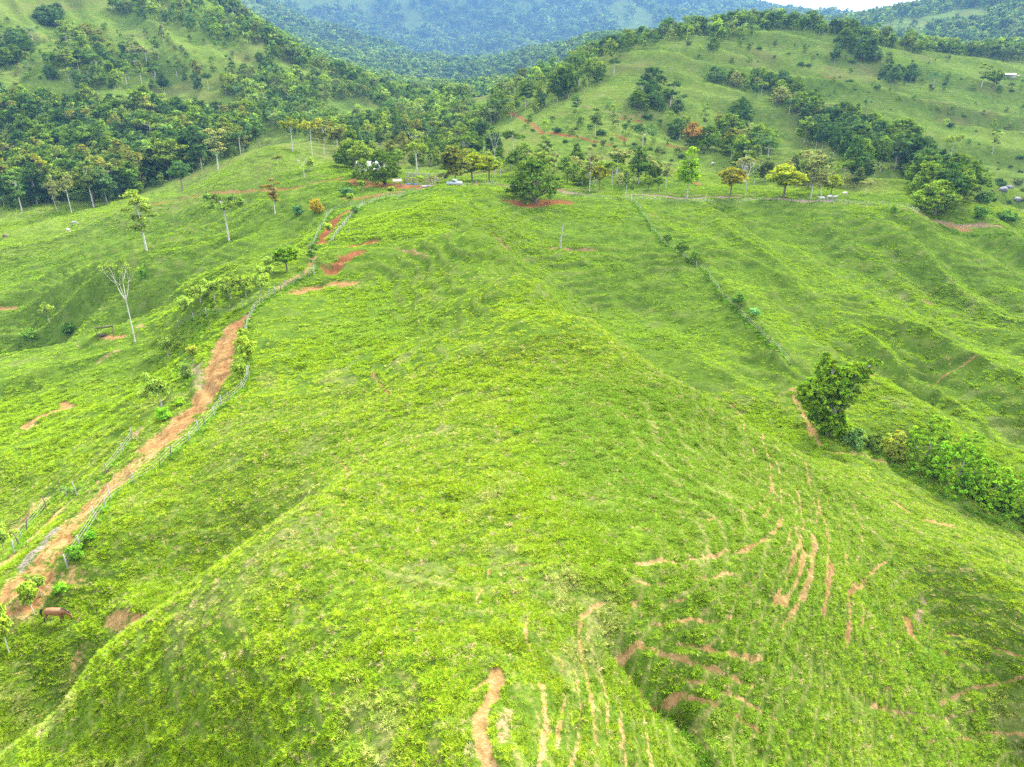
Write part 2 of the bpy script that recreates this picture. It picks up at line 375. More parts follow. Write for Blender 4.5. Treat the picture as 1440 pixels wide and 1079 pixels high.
Z = Z + _bz * (fbm(GX, GY, 60, 4, 61) - .5) * 9 + sstep(1000, 2200, GR) * (1 - .72 * sstep(D(6), D(16), GT)) * ((fbm(GX, GY, 420, 5, 71) - .5) * 110 + sstep(1800, 3200, GR) * (.5 - np.abs(2 * fbm(GX * .9 + GY * .3, GY * .6, 520, 4, 73) - 1)) * 170)
Z = Z - dig
# the sharp crest of the main ridge and the shallow hollow beside it
for s, w_, dp in (('640 285 690 338 758 402 828 462 898 512 998 572 1098 632', 9.0, .7), ('600 400 610 470 640 540', 9.0, -1.0), ('20 1060 150 922 300 817 400 737 480 682 520 620', 4.0, .35)):
    Z += dp * np.exp(-(seg_dist(GX, GY, pixline(s)) / w_) ** 2)
# a trodden bench where the horse grazes
_bx, _by = at(86, 876); _w = np.exp(-((GX - _bx[0]) ** 2 + (GY - _by[0]) ** 2) / 2.6 ** 2)
_bzz = sample(Z, _bx, _by)[0]; Z = Z + (_bzz - Z) * _w * .85
# the deep little gullies at the foot of the picture
for s, w_, dp in (('1005 1090 960 1010 925 985 903 962 880 930', .8, 1.0), ('1390 1085 1345 1010 1300 962 1262 905 1232 848 1210 815', 1.6, .45), ('340 1000 300 815', 0, 0)):
    if dp:
        pts = pixline(s)
        Z -= dp * np.exp(-(seg_dist(GX, GY, pts) / w_) ** 2) * (GR < 140)
SLINE = .5 + .5 * np.cos(2 * math.pi * (PHASE - .70))      # 1 on the trodden step
lush = fbm(GX, GY, 15, 3, 81)
straw = sstep(.60, .80, fbm(GX, GY, 3.6, 3, 91)) * sstep(.42, .68, fbm(GX, GY, 34, 2, 95))

def gz(x, y):
    return sample(Z, x, y)

# ------------------------------------------------------------------ materials
def nodes_of(name):
    m = bpy.data.materials.new(name); m.use_nodes = True
    n = m.node_tree; n.nodes.clear()
    o = n.nodes.new('ShaderNodeOutputMaterial')
    return m, n, o
class NB:
    """tiny node builder"""
    def __init__(s, n): s.n = n
    def add(s, t, **kw):
        x = s.n.nodes.new(t)
        for k, v in kw.items(): setattr(x, k, v)
        return x
    def link(s, a, b): s.n.links.new(a, b)
    def setin(s, sock, v):
        if hasattr(v, 'is_linked') or hasattr(v, 'links'): s.link(v, sock)
        else: sock.default_value = v
    def noise(s, scale, detail=3, vec=None, rough=.5):
        x = s.add('ShaderNodeTexNoise'); x.inputs['Scale'].default_value = scale; x.inputs['Detail'].default_value = detail; x.inputs['Roughness'].default_value = rough
        if vec is not None: s.link(vec, x.inputs['Vector'])
        return x.outputs['Fac']
    def ramp(s, fac, stops):
        x = s.add('ShaderNodeValToRGB'); e = x.color_ramp.elements
        while len(e) < len(stops): e.new(.5)
        for el, (p, c) in zip(e, stops): el.position = p; el.color = (*c, 1) if len(c) == 3 else c
        s.link(fac, x.inputs['Fac']); return x.outputs['Color']
    def mix(s, f, a, b, mode='MIX'):
        x = s.add('ShaderNodeMix', data_type='RGBA', blend_type=mode)
        s.setin(x.inputs[0], f)
        for i, v in ((6, a), (7, b)):
            if isinstance(v, tuple): x.inputs[i].default_value = (*v, 1) if len(v) == 3 else v
            else: s.link(v, x.inputs[i])
        return x.outputs[2]
    def math(s, op, a, b=0.0, c=0.0, clamp=False):
        x = s.add('ShaderNodeMath', operation=op, use_clamp=clamp)
        s.setin(x.inputs[0], a); s.setin(x.inputs[1], b); s.setin(x.inputs[2], c); return x.outputs[0]
    def mrange(s, v, a, b, c=0.0, d=1.0, smooth=True):
        x = s.add('ShaderNodeMapRange', interpolation_type='SMOOTHSTEP' if smooth else 'LINEAR')
        s.link(v, x.inputs[0])
        for i, q in zip((1, 2, 3, 4), (a, b, c, d)): x.inputs[i].default_value = q
        return x.outputs[0]
    def attr(s, name, kind='GEOMETRY', out='Color'):
        x = s.add('ShaderNodeAttribute', attribute_name=name, attribute_type=kind); return x.outputs[out]

def ground_material(name, far=0.0):
    m, n, o = nodes_of(name); B = NB(n)
    pos = B.add('ShaderNodeNewGeometry').outputs['Position']
    at1 = B.add('ShaderNodeSeparateColor'); B.link(B.attr('cover'), at1.inputs[0])
    at2 = B.add('ShaderNodeSeparateColor'); B.link(B.attr('growth'), at2.inputs[0])
    s_, r_, g_ = at1.outputs[0], at1.outputs[1], at1.outputs[2]
    lu, st, tp = at2.outputs[0], at2.outputs[1], at2.outputs[2]
    big = B.noise(.03, 4, pos); mid = B.noise(.35, 5, pos, .6); fine = B.noise(3.1, 5, pos, .65); vf = B.noise(14, 3, pos, .6)
    grass = B.ramp(B.math('MULTIPLY_ADD', mid, .45, B.math('MULTIPLY_ADD', fine, .35, B.math('MULTIPLY', vf, .25))), [(.33, (.022, .040, .008)), (.47, (.048, .086, .010)), (.58, (.080, .130, .013)), (.72, (.12, .16, .032))])
    farg = B.ramp(B.math('MULTIPLY_ADD', mid, .55, B.math('MULTIPLY', big, .5)), [(.32, (.042, .072, .012)), (.46, (.082, .126, .017)), (.58, (.118, .160, .024)), (.75, (.16, .185, .05))])
    grass = B.mix(far, grass, farg)
    strawc = B.ramp(fine, [(.3, (.08, .09, .026)), (.7, (.17, .16, .065))])
    if far:
        sx = B.add('ShaderNodeSeparateXYZ'); B.link(pos, sx.inputs[0])
        wob = B.noise(.06, 4, pos, .6)
        ph = B.math('MULTIPLY_ADD', wob, 26.0, B.math('MULTIPLY', sx.outputs[2], 5.2))
        ln = B.mrange(B.math('SINE', ph), .1, .9)
        grass = B.mix(B.math('MULTIPLY', ln, B.math('MULTIPLY', B.mrange(B.noise(.022, 3, pos), .42, .6), .5)), grass, (.045, .062, .018))
    grass = B.mix(B.math('MULTIPLY', st, .42), grass, strawc)
    if far: grass = B.mix(B.mrange(B.noise(.018, 5, pos, .65), .50, .68, 0, .65), grass, (.115, .105, .035))
    tan = B.ramp(B.math('MULTIPLY_ADD', fine, .6, B.math('MULTIPLY', mid, .4)), [(.3, (.115, .075, .025)), (.5, (.235, .155, .056)), (.72, (.38, .29, .14))])
    redc = B.ramp(fine, [(.3, (.085, .032, .013)), (.55, (.18, .068, .026)), (.75, (.27, .13, .058))])
    greyc = B.ramp(fine, [(.3, (.085, .07, .05)), (.7, (.21, .175, .135))])
    so = B.mix(r_, tan, redc); so = B.mix(g_, so, greyc)
    # ragged edge of bare soil: the field, broken up by noise
    e = B.math('ADD', s_, B.math('MULTIPLY', B.math('SUBTRACT', B.math('MULTIPLY_ADD', fine, .55, B.math('MULTIPLY', vf, .45)), .5), 2.7))
    k = B.mrange(e, .42, .66)
    k = B.math('MULTIPLY', k, B.mrange(s_, .04, .25))
    # trodden steps show brown earth and dead stems
    tk = B.math('MULTIPLY', tp, B.mrange(fine, .38, .62))
    col = B.mix(B.math('MULTIPLY', tk, .62), grass, B.mix(.6, strawc, tan))
    col = B.mix(k, col, so)
    bs = B.add('ShaderNodeBsdfDiffuse'); B.link(col, bs.inputs['Color']); bs.inputs['Roughness'].default_value = .9
    bp = B.add('ShaderNodeBump'); bp.inputs['Strength'].default_value = .8; bp.inputs['Distance'].default_value = .22 if far == 0 else .8
    B.link(B.math('MULTIPLY_ADD', vf, .35, fine) if far == 0 else B.math('MULTIPLY_ADD', fine, .4, mid), bp.inputs['Height'])
    B.link(bp.outputs[0], bs.inputs['Normal'])
    B.link(bs.outputs[0], o.inputs['Surface'])
    return m

def leaf_material(name, col, source, gloss=.0, trans=.28, vary=.9):
    """foliage: colour x its own 'shade' attribute x (object colour or instance tint)"""
    m, n, o = nodes_of(name); B = NB(n)
    sh = B.attr('shade')
    if source == 'object': tint = B.add('ShaderNodeObjectInfo').outputs['Color']
    elif source == 'instance': tint = B.attr('tint', 'INSTANCER')
    else: tint = None
    c = B.mix(vary, col, sh, 'MULTIPLY') if sh else col
    if tint is not None: c = B.mix(1.0, c, tint, 'MULTIPLY')
    d = B.add('ShaderNodeBsdfDiffuse'); B.link(c, d.inputs['Color'])
    t = B.add('ShaderNodeBsdfTranslucent'); B.link(B.mix(1.0, c, (1.15, 1.1, .5), 'MULTIPLY'), t.inputs['Color'])
    x = B.add('ShaderNodeMixShader'); x.inputs[0].default_value = trans
    B.link(d.outputs[0], x.inputs[1]); B.link(t.outputs[0], x.inputs[2])
    B.link(x.outputs[0], o.inputs['Surface'])
    return m

def solid_material(name, a, b, scale=8.0, rough=.8, bump=.3, metal=0.0, stretch=None):
    m, n, o = nodes_of(name); B = NB(n)
    v = B.add('ShaderNodeTexCoord').outputs['Object']
    if stretch:
        mp = B.add('ShaderNodeMapping'); mp.inputs['Scale'].default_value = stretch; B.link(v, mp.inputs[0]); v = mp.outputs[0]
    f = B.noise(scale, 4, v, .6)
    p = B.add('ShaderNodeBsdfPrincipled'); B.link(B.ramp(f, [(.3, a), (.7, b)]), p.inputs['Base Color'])
    p.inputs['Roughness'].default_value = rough; p.inputs['Metallic'].default_value = metal
    p.inputs['Specular IOR Level'].default_value = .25
    if bump:
        bp = B.add('ShaderNodeBump'); bp.inputs['Strength'].default_value = bump; bp.inputs['Distance'].default_value = .03
        B.link(f, bp.inputs['Height']); B.link(bp.outputs[0], p.inputs['Normal'])
    B.link(p.outputs[0], o.inputs['Surface'])
    return m

# ------------------------------------------------------------------ meshes from arrays
def raw_mesh(name, V, tris=None, quads=None, mats=(), mat_idx=None, smooth=False, shade=None, vattrs=None):
    me = bpy.data.meshes.new(name)
    V = np.asarray(V, np.float32)
    me.vertices.add(len(V)); me.vertices.foreach_set('co', V.ravel())
    loops, starts, tot = [], [], []
    off = 0
    for F, k in ((tris, 3), (quads, 4)):
        if F is not None and len(F):
            F = np.asarray(F, np.int32)
            loops.append(F.ravel()); starts.append(off + np.arange(0, F.size, k, dtype=np.int32)); tot.append(np.full(len(F), k, np.int32)); off += F.size
    if loops:
        L = np.concatenate(loops); S = np.concatenate(starts); T = np.concatenate(tot)
        me.loops.add(len(L)); me.loops.foreach_set('vertex_index', L)
        me.polygons.add(len(S)); me.polygons.foreach_set('loop_start', S); me.polygons.foreach_set('loop_total', T)
        if smooth: me.polygons.foreach_set('use_smooth', np.ones(len(S), bool))
        if mat_idx is not None: me.polygons.foreach_set('material_index', np.asarray(mat_idx, np.int32))
    for m in mats: me.materials.append(m)
    for nm, arr in ((('shade', shade),) if shade is not None else ()) + tuple((vattrs or {}).items()):
        a = me.attributes.new(nm, 'FLOAT_COLOR', 'POINT')
        c = np.ones((len(V), 4), np.float32); c[:, :arr.shape[1]] = arr
        a.data.foreach_set('color', c.ravel())
    me.update()
    return me

def link_obj(name, data, parent=None, loc=None, **props):
    o = bpy.data.objects.new(name, data); C.objects.link(o)
    if parent is not None: o.parent = parent
    if loc is not None: o.location = loc
    for k, v in props.items():
        if v is not None: o[k] = v
    return o

# ------------------------------------------------------------------ the ground in three sheets: near pasture, middle hills, mountains
def sheet(name, i0, i1, mat):
    n = i1 - i0
    V = np.stack([GX[i0:i1], GY[i0:i1], Z[i0:i1]], -1).reshape(-1, 3)
    idx = np.arange(n * NC).reshape(n, NC)
    Q = np.stack([idx[:-1, :-1], idx[:-1, 1:], idx[1:, 1:], idx[1:, :-1]], -1).reshape(-1, 4)
    s = slice(i0, i1)
    cov = np.stack([soil[s], red[s], grey[s]], -1).reshape(-1, 3)
    gro = np.stack([lush[s], straw[s], (TERR * sstep(.78, .99, SLINE) * (1 - .55 * FARB) * (GR < 330))[s]], -1).reshape(-1, 3)
    me = raw_mesh(name, V, quads=Q, mats=[mat], smooth=True, vattrs={'cover': cov, 'growth': gro})
    return link_obj(name, me, kind='structure')
K1, K2 = int(np.searchsorted(RR, 300)), int(np.searchsorted(RR, 1000))
sheet('ground', 0, K1 + 1, ground_material('pasture'))
sheet('hills', K1, K2 + 1, ground_material('hill pasture', .75))
sheet('mountains', K2, NR, ground_material('mountain', 1.0))

# ------------------------------------------------------------------ grass tufts
def tuft(seed, blades, length, width, spread, arch):
    r = np.random.default_rng(seed); V, T, S = [], [], []
    for _ in range(blades):
        a = r.uniform(0, 2 * math.pi); rad = spread * math.sqrt(r.uniform(0, 1)); b0 = np.array([rad * math.cos(a), rad * math.sin(a), -.06])
        a2 = a + r.normal(0, .7); L = length * r.uniform(.55, 1.1); out = arch * r.uniform(.4, 1.2)
        d = np.array([math.cos(a2), math.sin(a2), 0]); p = np.array([-d[1], d[0], 0]) * width * r.uniform(.7, 1.2)
        m1 = b0 + d * L * out * .35 + np.array([0, 0, L * .62]); tip = b0 + d * L * out + np.array([0, 0, L * (.95 - .35 * out)])
        k = len(V); V += [b0 - p * .5, b0 + p * .5, m1 - p * .5, m1 + p * .5, tip]
        T += [(k, k + 1, k + 3), (k, k + 3, k + 2), (k + 2, k + 3, k + 4)]
        c = r.uniform(.78, 1.2); w = np.array([c * r.uniform(.92, 1.1), c, c * r.uniform(.8, 1.1)])
        if r.uniform() < .07: w = np.array([1.9, 1.25, 2.2]) * c          # a dead blade
        S += [w] * 5
    return raw_mesh('grass tuft', V, tris=T, mats=[GRASS], shade=np.array(S))

GRASS = leaf_material('grass blades', (1, 1, 1), 'instance', trans=.3)
tufts = [bpy.data.objects.new('grass_tuft', tuft(3 + i, *p)) for i, p in enumerate([
    (38, .30, .022, .13, .75), (34, .24, .022, .17, 1.05), (42, .40, .023, .16, .75), (20, .34, .060, .20, .9)])]

def scatter(name, P, rot, scl, kind, tint, sources, props):
    """one object: points that geometry nodes turn into copies of the sources"""
    me = bpy.data.meshes.new(name); me.vertices.add(len(P)); me.vertices.foreach_set('co', np.asarray(P, np.float32).ravel())
    for nm, ty, arr, key in (('rot', 'FLOAT_VECTOR', rot, 'vector'), ('scl', 'FLOAT_VECTOR', scl, 'vector'), ('kind_no', 'INT', kind, 'value'), ('tint', 'FLOAT_COLOR', tint, 'color')):
        a = me.attributes.new(nm, ty, 'POINT')
        a.data.foreach_set(key, np.asarray(arr, np.int32 if ty == 'INT' else np.float32).ravel())
    o = link_obj(name, me, **props)
    g = bpy.data.node_groups.new(name, 'GeometryNodeTree')
    g.interface.new_socket('Geometry', in_out='INPUT', socket_type='NodeSocketGeometry')
    g.interface.new_socket('Geometry', in_out='OUTPUT', socket_type='NodeSocketGeometry')
    N = g.nodes.new; L = g.links.new
    gi, go = N('NodeGroupInput'), N('NodeGroupOutput')
    jn = N('GeometryNodeJoinGeometry')
    for s in reversed(sources):
        oi = N('GeometryNodeObjectInfo'); oi.inputs['Object'].default_value = s; oi.inputs['As Instance'].default_value = True
        L(oi.outputs['Geometry'], jn.inputs[0])
    ip = N('GeometryNodeInstanceOnPoints')
    def na(nm, ty):
        x = N('GeometryNodeInputNamedAttribute'); x.data_type = ty; x.inputs['Name'].default_value = nm
        return x.outputs[0]
    L(gi.outputs[0], ip.inputs['Points']); L(jn.outputs[0], ip.inputs['Instance'])
    ip.inputs['Pick Instance'].default_value = True
    L(na('kind_no', 'INT'), ip.inputs['Instance Index'])
    er = N('FunctionNodeEulerToRotation'); L(na('rot', 'FLOAT_VECTOR'), er.inputs[0]); L(er.outputs[0], ip.inputs['Rotation'])
    L(na('scl', 'FLOAT_VECTOR'), ip.inputs['Scale'])
    L(ip.outputs[0], go.inputs[0])
    md = o.modifiers.new('scatter', 'NODES'); md.node_group = g
    return o

def in_view(x, y, pad=1.22, slack=6):
    z = gz(x, y) - CZ
    d = y * math.cos(PITCH) - z * math.sin(PITCH)
    up = y * math.sin(PITCH) + z * math.cos(PITCH)
    return (d > 4) & (np.abs(x) < (d * .70 * pad + slack)) & (np.abs(up) < (d * .525 * pad + slack))

TP, TR, TS, TK, TT = [], [], [], [], []
for (y0, y1, dens) in ((10, 48, 46.0), (48, 75, 32.0), (75, 110, 14.0), (110, 180, 6.0), (180, 300, 2.2)):
    hwid = y1 * .70 * 1.25 + 15
    n = int((y1 - y0) * 2 * hwid * dens)
    x = RNG.uniform(-hwid, hwid, n); y = RNG.uniform(y0, y1, n)
    k = in_view(x, y); x, y = x[k], y[k]
    so = sample(soil, x, y); te = sample(TERR, x, y); ln = .5 + .5 * np.cos(2 * math.pi * (sample(PHASE, x, y) - .70)); lu = sample(lush, x, y); sw = sample(straw, x, y)
    w = (1 - .92 * te * sstep(.35, .75, ln)) * (1 - sstep(.16, .5, so)) * (1 - .72 * sw) * (.45 + .75 * sstep(.35, .6, lu))
    cl = fbm(x, y, 1.1, 2, 101)
    w = w * (.10 + 1.2 * sstep(.36, .62, cl))
    k = RNG.uniform(0, 1, len(x)) < w
    x, y, te, ln, lu, sw, cl = x[k], y[k], te[k], ln[k], lu[k], sw[k], cl[k]
    m = len(x)
    dist = np.hypot(x, y)
    edge = te * sstep(.2, .0, np.abs(((sample(PHASE, x, y) - .70) % 1) - .25) )
    vg = sstep(.015, .10, so) * (1 - sstep(.2, .4, so)) * (RNG.uniform(0, 1, m) < .6) if False else 0
    h = (.42 + .62 * sstep(.38, .66, lu) + .45 * edge) * RNG.uniform(.7, 1.25, m) * (.8 + .5 * sstep(.45, .7, cl))
    wd = (.8 + .35 * sstep(.4, .65, lu)) * RNG.uniform(.8, 1.25, m) * (1 + .15 * sstep(90, 240, dist))
    TP.append(np.stack([x, y, gz(x, y)], 1))
    TR.append(np.stack([RNG.normal(0, .13, m), RNG.normal(0, .13, m), RNG.uniform(0, 6.28, m)], 1))
    TS.append(np.stack([wd, wd, h * (1 + .1 * sstep(90, 240, dist))], 1))
    if y1 <= 75: TS[-1] *= .74
    kd = RNG.integers(0, 3, m); kd[RNG.uniform(0, 1, m) < sstep(80, 170, dist)] = 3
    TK.append(kd)
    a = np.clip(sstep(.34, .68, lu) * .8 + RNG.normal(0, .18, m), 0, 1)[:, None]
    yg = np.array([.205, .292, .014]); gg = np.array([.142, .248, .009]); bgc = np.array([.095, .195, .024])
    t = yg * (1 - a) + gg * a
    b2 = (sstep(.55, .75, fbm(x, y, 30, 2, 111)) * .6)[:, None]
    t = t * (1 - b2) + bgc * b2
    dry = np.clip(sw * .6 + (RNG.uniform(0, 1, m) < .05) * .7, 0, .8)[:, None]
    t = t * (1 - dry) + np.array([.27, .26, .10]) * dry
    far_ = sstep(70, 130, dist)[:, None]; t = t * (1 - .55 * far_) + np.array([.155, .245, .012]) * .55 * far_
    t = t * RNG.uniform(.74, 1.2, (m, 1))
    TT.append(np.concatenate([t, np.ones((m, 1))], 1))
# short new growth between the tufts
n = 230000
x = RNG.uniform(-75, 75, n); y = RNG.uniform(12, 80, n); k = in_view(x, y, 1.12, 3); x, y = x[k], y[k]
so = sample(soil, x, y); ln = .5 + .5 * np.cos(2 * math.pi * (sample(PHASE, x, y) - .70)); k = RNG.uniform(0, 1, len(x)) < (1 - sstep(.12, .45, so)) * (1 - .97 * sample(TERR, x, y) * sstep(.5, .85, ln)) * (1 - .6 * sample(straw, x, y)); x, y = x[k], y[k]; m = len(x)
TP.append(np.stack([x, y, gz(x, y)], 1)); TR.append(np.stack([RNG.normal(0, .2, m), RNG.normal(0, .2, m), RNG.uniform(0, 6.28, m)], 1))
w = RNG.uniform(.5, 1.0, m); TS.append(np.stack([w, w, RNG.uniform(.22, .5, m)], 1)); TK.append(RNG.integers(0, 3, m))
a = RNG.uniform(0, 1, (m, 1)); t = np.array([.15, .225, .016]) * a + np.array([.075, .15, .010]) * (1 - a)
dr = (RNG.uniform(0, 1, (m, 1)) < .10); t = np.where(dr, np.array([.25, .22, .09]), t)
TT.append(np.concatenate([t * RNG.uniform(.7, 1.25, (m, 1)), np.ones((m, 1))], 1))
# rank weeds along the fence lines and verges
for s, den, wdt, hh in (('889 286 905 312 930 346 958 369 990 397 1010 422 1040 456 1076 492 1108 530', 9, .8, 1.9), ('96 800 112 770 143 722 157 702 191 679 213 667 244 641 264 626 281 606 299 586 311 573 325 560 342 548 350 532 346 470', 9, .9, 1.5),
                        ('345 470 352 447 364 431 380 418 398 405 416 396 444 377', 8, 1.0, 1.6), ('466 345 476 328 486 314 498 301 512 291 532 284 566 276 598 267 612 261', 8, .8, 1.6), ('436 352 446 330 458 312 470 298 484 290', 8, 1.0, 1.8),
                        ('20 778 40 742 62 720 84 692 118 688 152 662 186 620', 7, 1.0, 1.5), ('253 472 268 458 290 448 330 441 352 428', 6, .8, 1.5), ('1330 305 1380 318 1440 336', 6, 1.2, 2.0), ('262 545 258 520 270 490 285 465', 8, 1.4, 1.8),
                        ('1180 620 1220 636 1270 662 1330 700 1390 730 1440 745', 10, 1.5, 2.0), ('1120 560 1140 590 1160 620', 6, 1.2, 1.8), ('1010 1079 960 1010 925 985', 10, .5, 1.5), ('1300 960 1255 900 1228 845', 9, .7, 1.5), ('1275 905 1330 925 1330 945 1290 930', 6, .8, 1.5)):
    q = pixline(s, 5); st_ = np.hypot(*np.diff(q, axis=0).T); kk = st_ < 12
    for i in np.nonzero(kk)[0]:
        n = max(1, int(st_[i] * den)); f = RNG.uniform(0, 1, n)
        x = q[i, 0] + (q[i + 1, 0] - q[i, 0]) * f + RNG.normal(0, wdt * .5, n); y = q[i, 1] + (q[i + 1, 1] - q[i, 1]) * f + RNG.normal(0, wdt * .5, n)
        TP.append(np.stack([x, y, gz(x, y)], 1)); TR.append(np.stack([RNG.normal(0, .15, n), RNG.normal(0, .15, n), RNG.uniform(0, 6.28, n)], 1))
        w = RNG.uniform(.9, 1.6, n); TS.append(np.stack([w, w, hh * RNG.uniform(.5, 1.15, n)], 1)); TK.append(RNG.integers(0, 3, n))
        TT.append(np.concatenate([np.array([.085, .185, .012]) * RNG.uniform(.6, 1.5, (n, 1)), np.ones((n, 1))], 1))
TP, TR, TS, TK, TT = map(np.concatenate, (TP, TR, TS, TK, TT))
print('tufts', len(TP))
scatter('grass', TP, TR, TS, TK, TT, tufts, dict(kind='stuff', label='rough bright green pasture grass growing in tufts on the slopes', category='grass'))
# ------------------------------------------------------------------ builders for plants
def tube(V, Q, pts, radii, sides=6):
    """tapered tube along points; appends to V, Q"""
    pts = [np.asarray(p, float) for p in pts]; rings = []
    for i, p in enumerate(pts):
        d = pts[min(i + 1, len(pts) - 1)] - pts[max(i - 1, 0)]
        d = d / (np.linalg.norm(d) + 1e-9)
        a = np.cross(d, [0, 1, 0] if abs(d[1]) < .9 else [1, 0, 0]); a /= np.linalg.norm(a); b = np.cross(d, a)
        k = len(V)
        for s in range(sides):
            t = 2 * math.pi * s / sides
            V.append(p + radii[i] * (math.cos(t) * a + math.sin(t) * b))
        rings.append(k)
    for r0, r1 in zip(rings[:-1], rings[1:]):
        for s in range(sides):
            Q.append((r0 + s, r0 + (s + 1) % sides, r1 + (s + 1) % sides, r1 + s))
    if sides == 4: Q.append((rings[-1], rings[-1] + 1, rings[-1] + 2, rings[-1] + 3))

def box(V, Q, x0, x1, y0, y1, z0, z1):
    k = len(V)
    V += [np.array(p, float) for p in ((x0, y0, z0), (x1, y0, z0), (x1, y1, z0), (x0, y1, z0), (x0, y0, z1), (x1, y0, z1), (x1, y1, z1), (x0, y1, z1))]
    Q += [(k, k + 3, k + 2, k + 1), (k + 4, k + 5, k + 6, k + 7), (k, k + 1, k + 5, k + 4), (k + 1, k + 2, k + 6, k + 5), (k + 2, k + 3, k + 7, k + 6), (k + 3, k, k + 4, k + 7)]

def leaves(r, blobs, n_clump, per, clump_r, size, flat=.35, shell=.55, droop=0.0):
    """leaf clumps spread through blobs (x, y, z, rx, ry, rz): verts, quads, shade"""
    vol = np.array([b[3] * b[4] + b[4] * b[5] for b in blobs]); vol = vol / vol.sum()
    V, S = [], []
    bi = r.choice(len(blobs), n_clump, p=vol)
    for b in bi:
        x, y, z, rx, ry, rz = blobs[b]
        d = r.normal(0, 1, 3); d /= np.linalg.norm(d)
        if d[2] < -.5 and r.uniform() < .4: d[2] = -d[2]
        rad = r.uniform(shell, 1.0) ** .7
        c = np.array([x, y, z]) + d * np.array([rx, ry, rz]) * rad
        g = r.normal(1.0, .30); g = np.clip(g, .4, 1.8); yel = r.uniform(-.12, .22)
        sh = np.array([g * (1 + yel), g, g * (1 - .5 * yel)])
        cr = clump_r * r.uniform(.6, 1.25)
        o = r.normal(0, 1, (per, 3)); o /= np.linalg.norm(o, axis=1, keepdims=True)
        o *= r.uniform(.2, 1, (per, 1)) ** .5 * cr; o[:, 2] *= flat + .25
        P = c + o; P[:, 2] -= droop * np.linalg.norm(o[:, :2], axis=1)
        nrm = r.normal(0, .75, (per, 3)) + np.array([0, 0, .75]) + d * .5 + o / cr * .4
        nrm /= np.linalg.norm(nrm, axis=1, keepdims=True)
        t = np.cross(nrm, r.normal(0, 1, (per, 3))); t /= np.linalg.norm(t, axis=1, keepdims=True)
        b2 = np.cross(nrm, t)
        s = size * r.uniform(.6, 1.3, (per, 1))
        bend = nrm * s * .22
        for k in range(per):
            V += [P[k] - t[k] * s[k] * .95, P[k] - b2[k] * s[k] * .5 + bend[k], P[k] + t[k] * s[k] * .95 - bend[k] * .6, P[k] + b2[k] * s[k] * .5 + bend[k]]
            j = r.uniform(.85, 1.15)
            S += [sh * j] * 4
    Q = np.arange(len(V)).reshape(-1, 4)
    return np.array(V), Q, np.array(S)

BARK_PALE = solid_material('pale bark', (.22, .20, .17), (.46, .43, .38), 3.0, .9, .3, stretch=(1, 1, .3))
BARK_DARK = solid_material('brown bark', (.075, .055, .04), (.19, .15, .11), 4.0, .9, .4, stretch=(1, 1, .3))
BARK_GREY = solid_material('grey bark', (.17, .15, .13), (.36, .33, .29), 4.0, .9, .4, stretch=(1, 1, .3))
LEAF = leaf_material('leaves', (1, 1, 1), 'object', trans=.22)
LEAF_MASS = leaf_material('leaves of the woods', (1, 1, 1), 'instance', trans=.22)

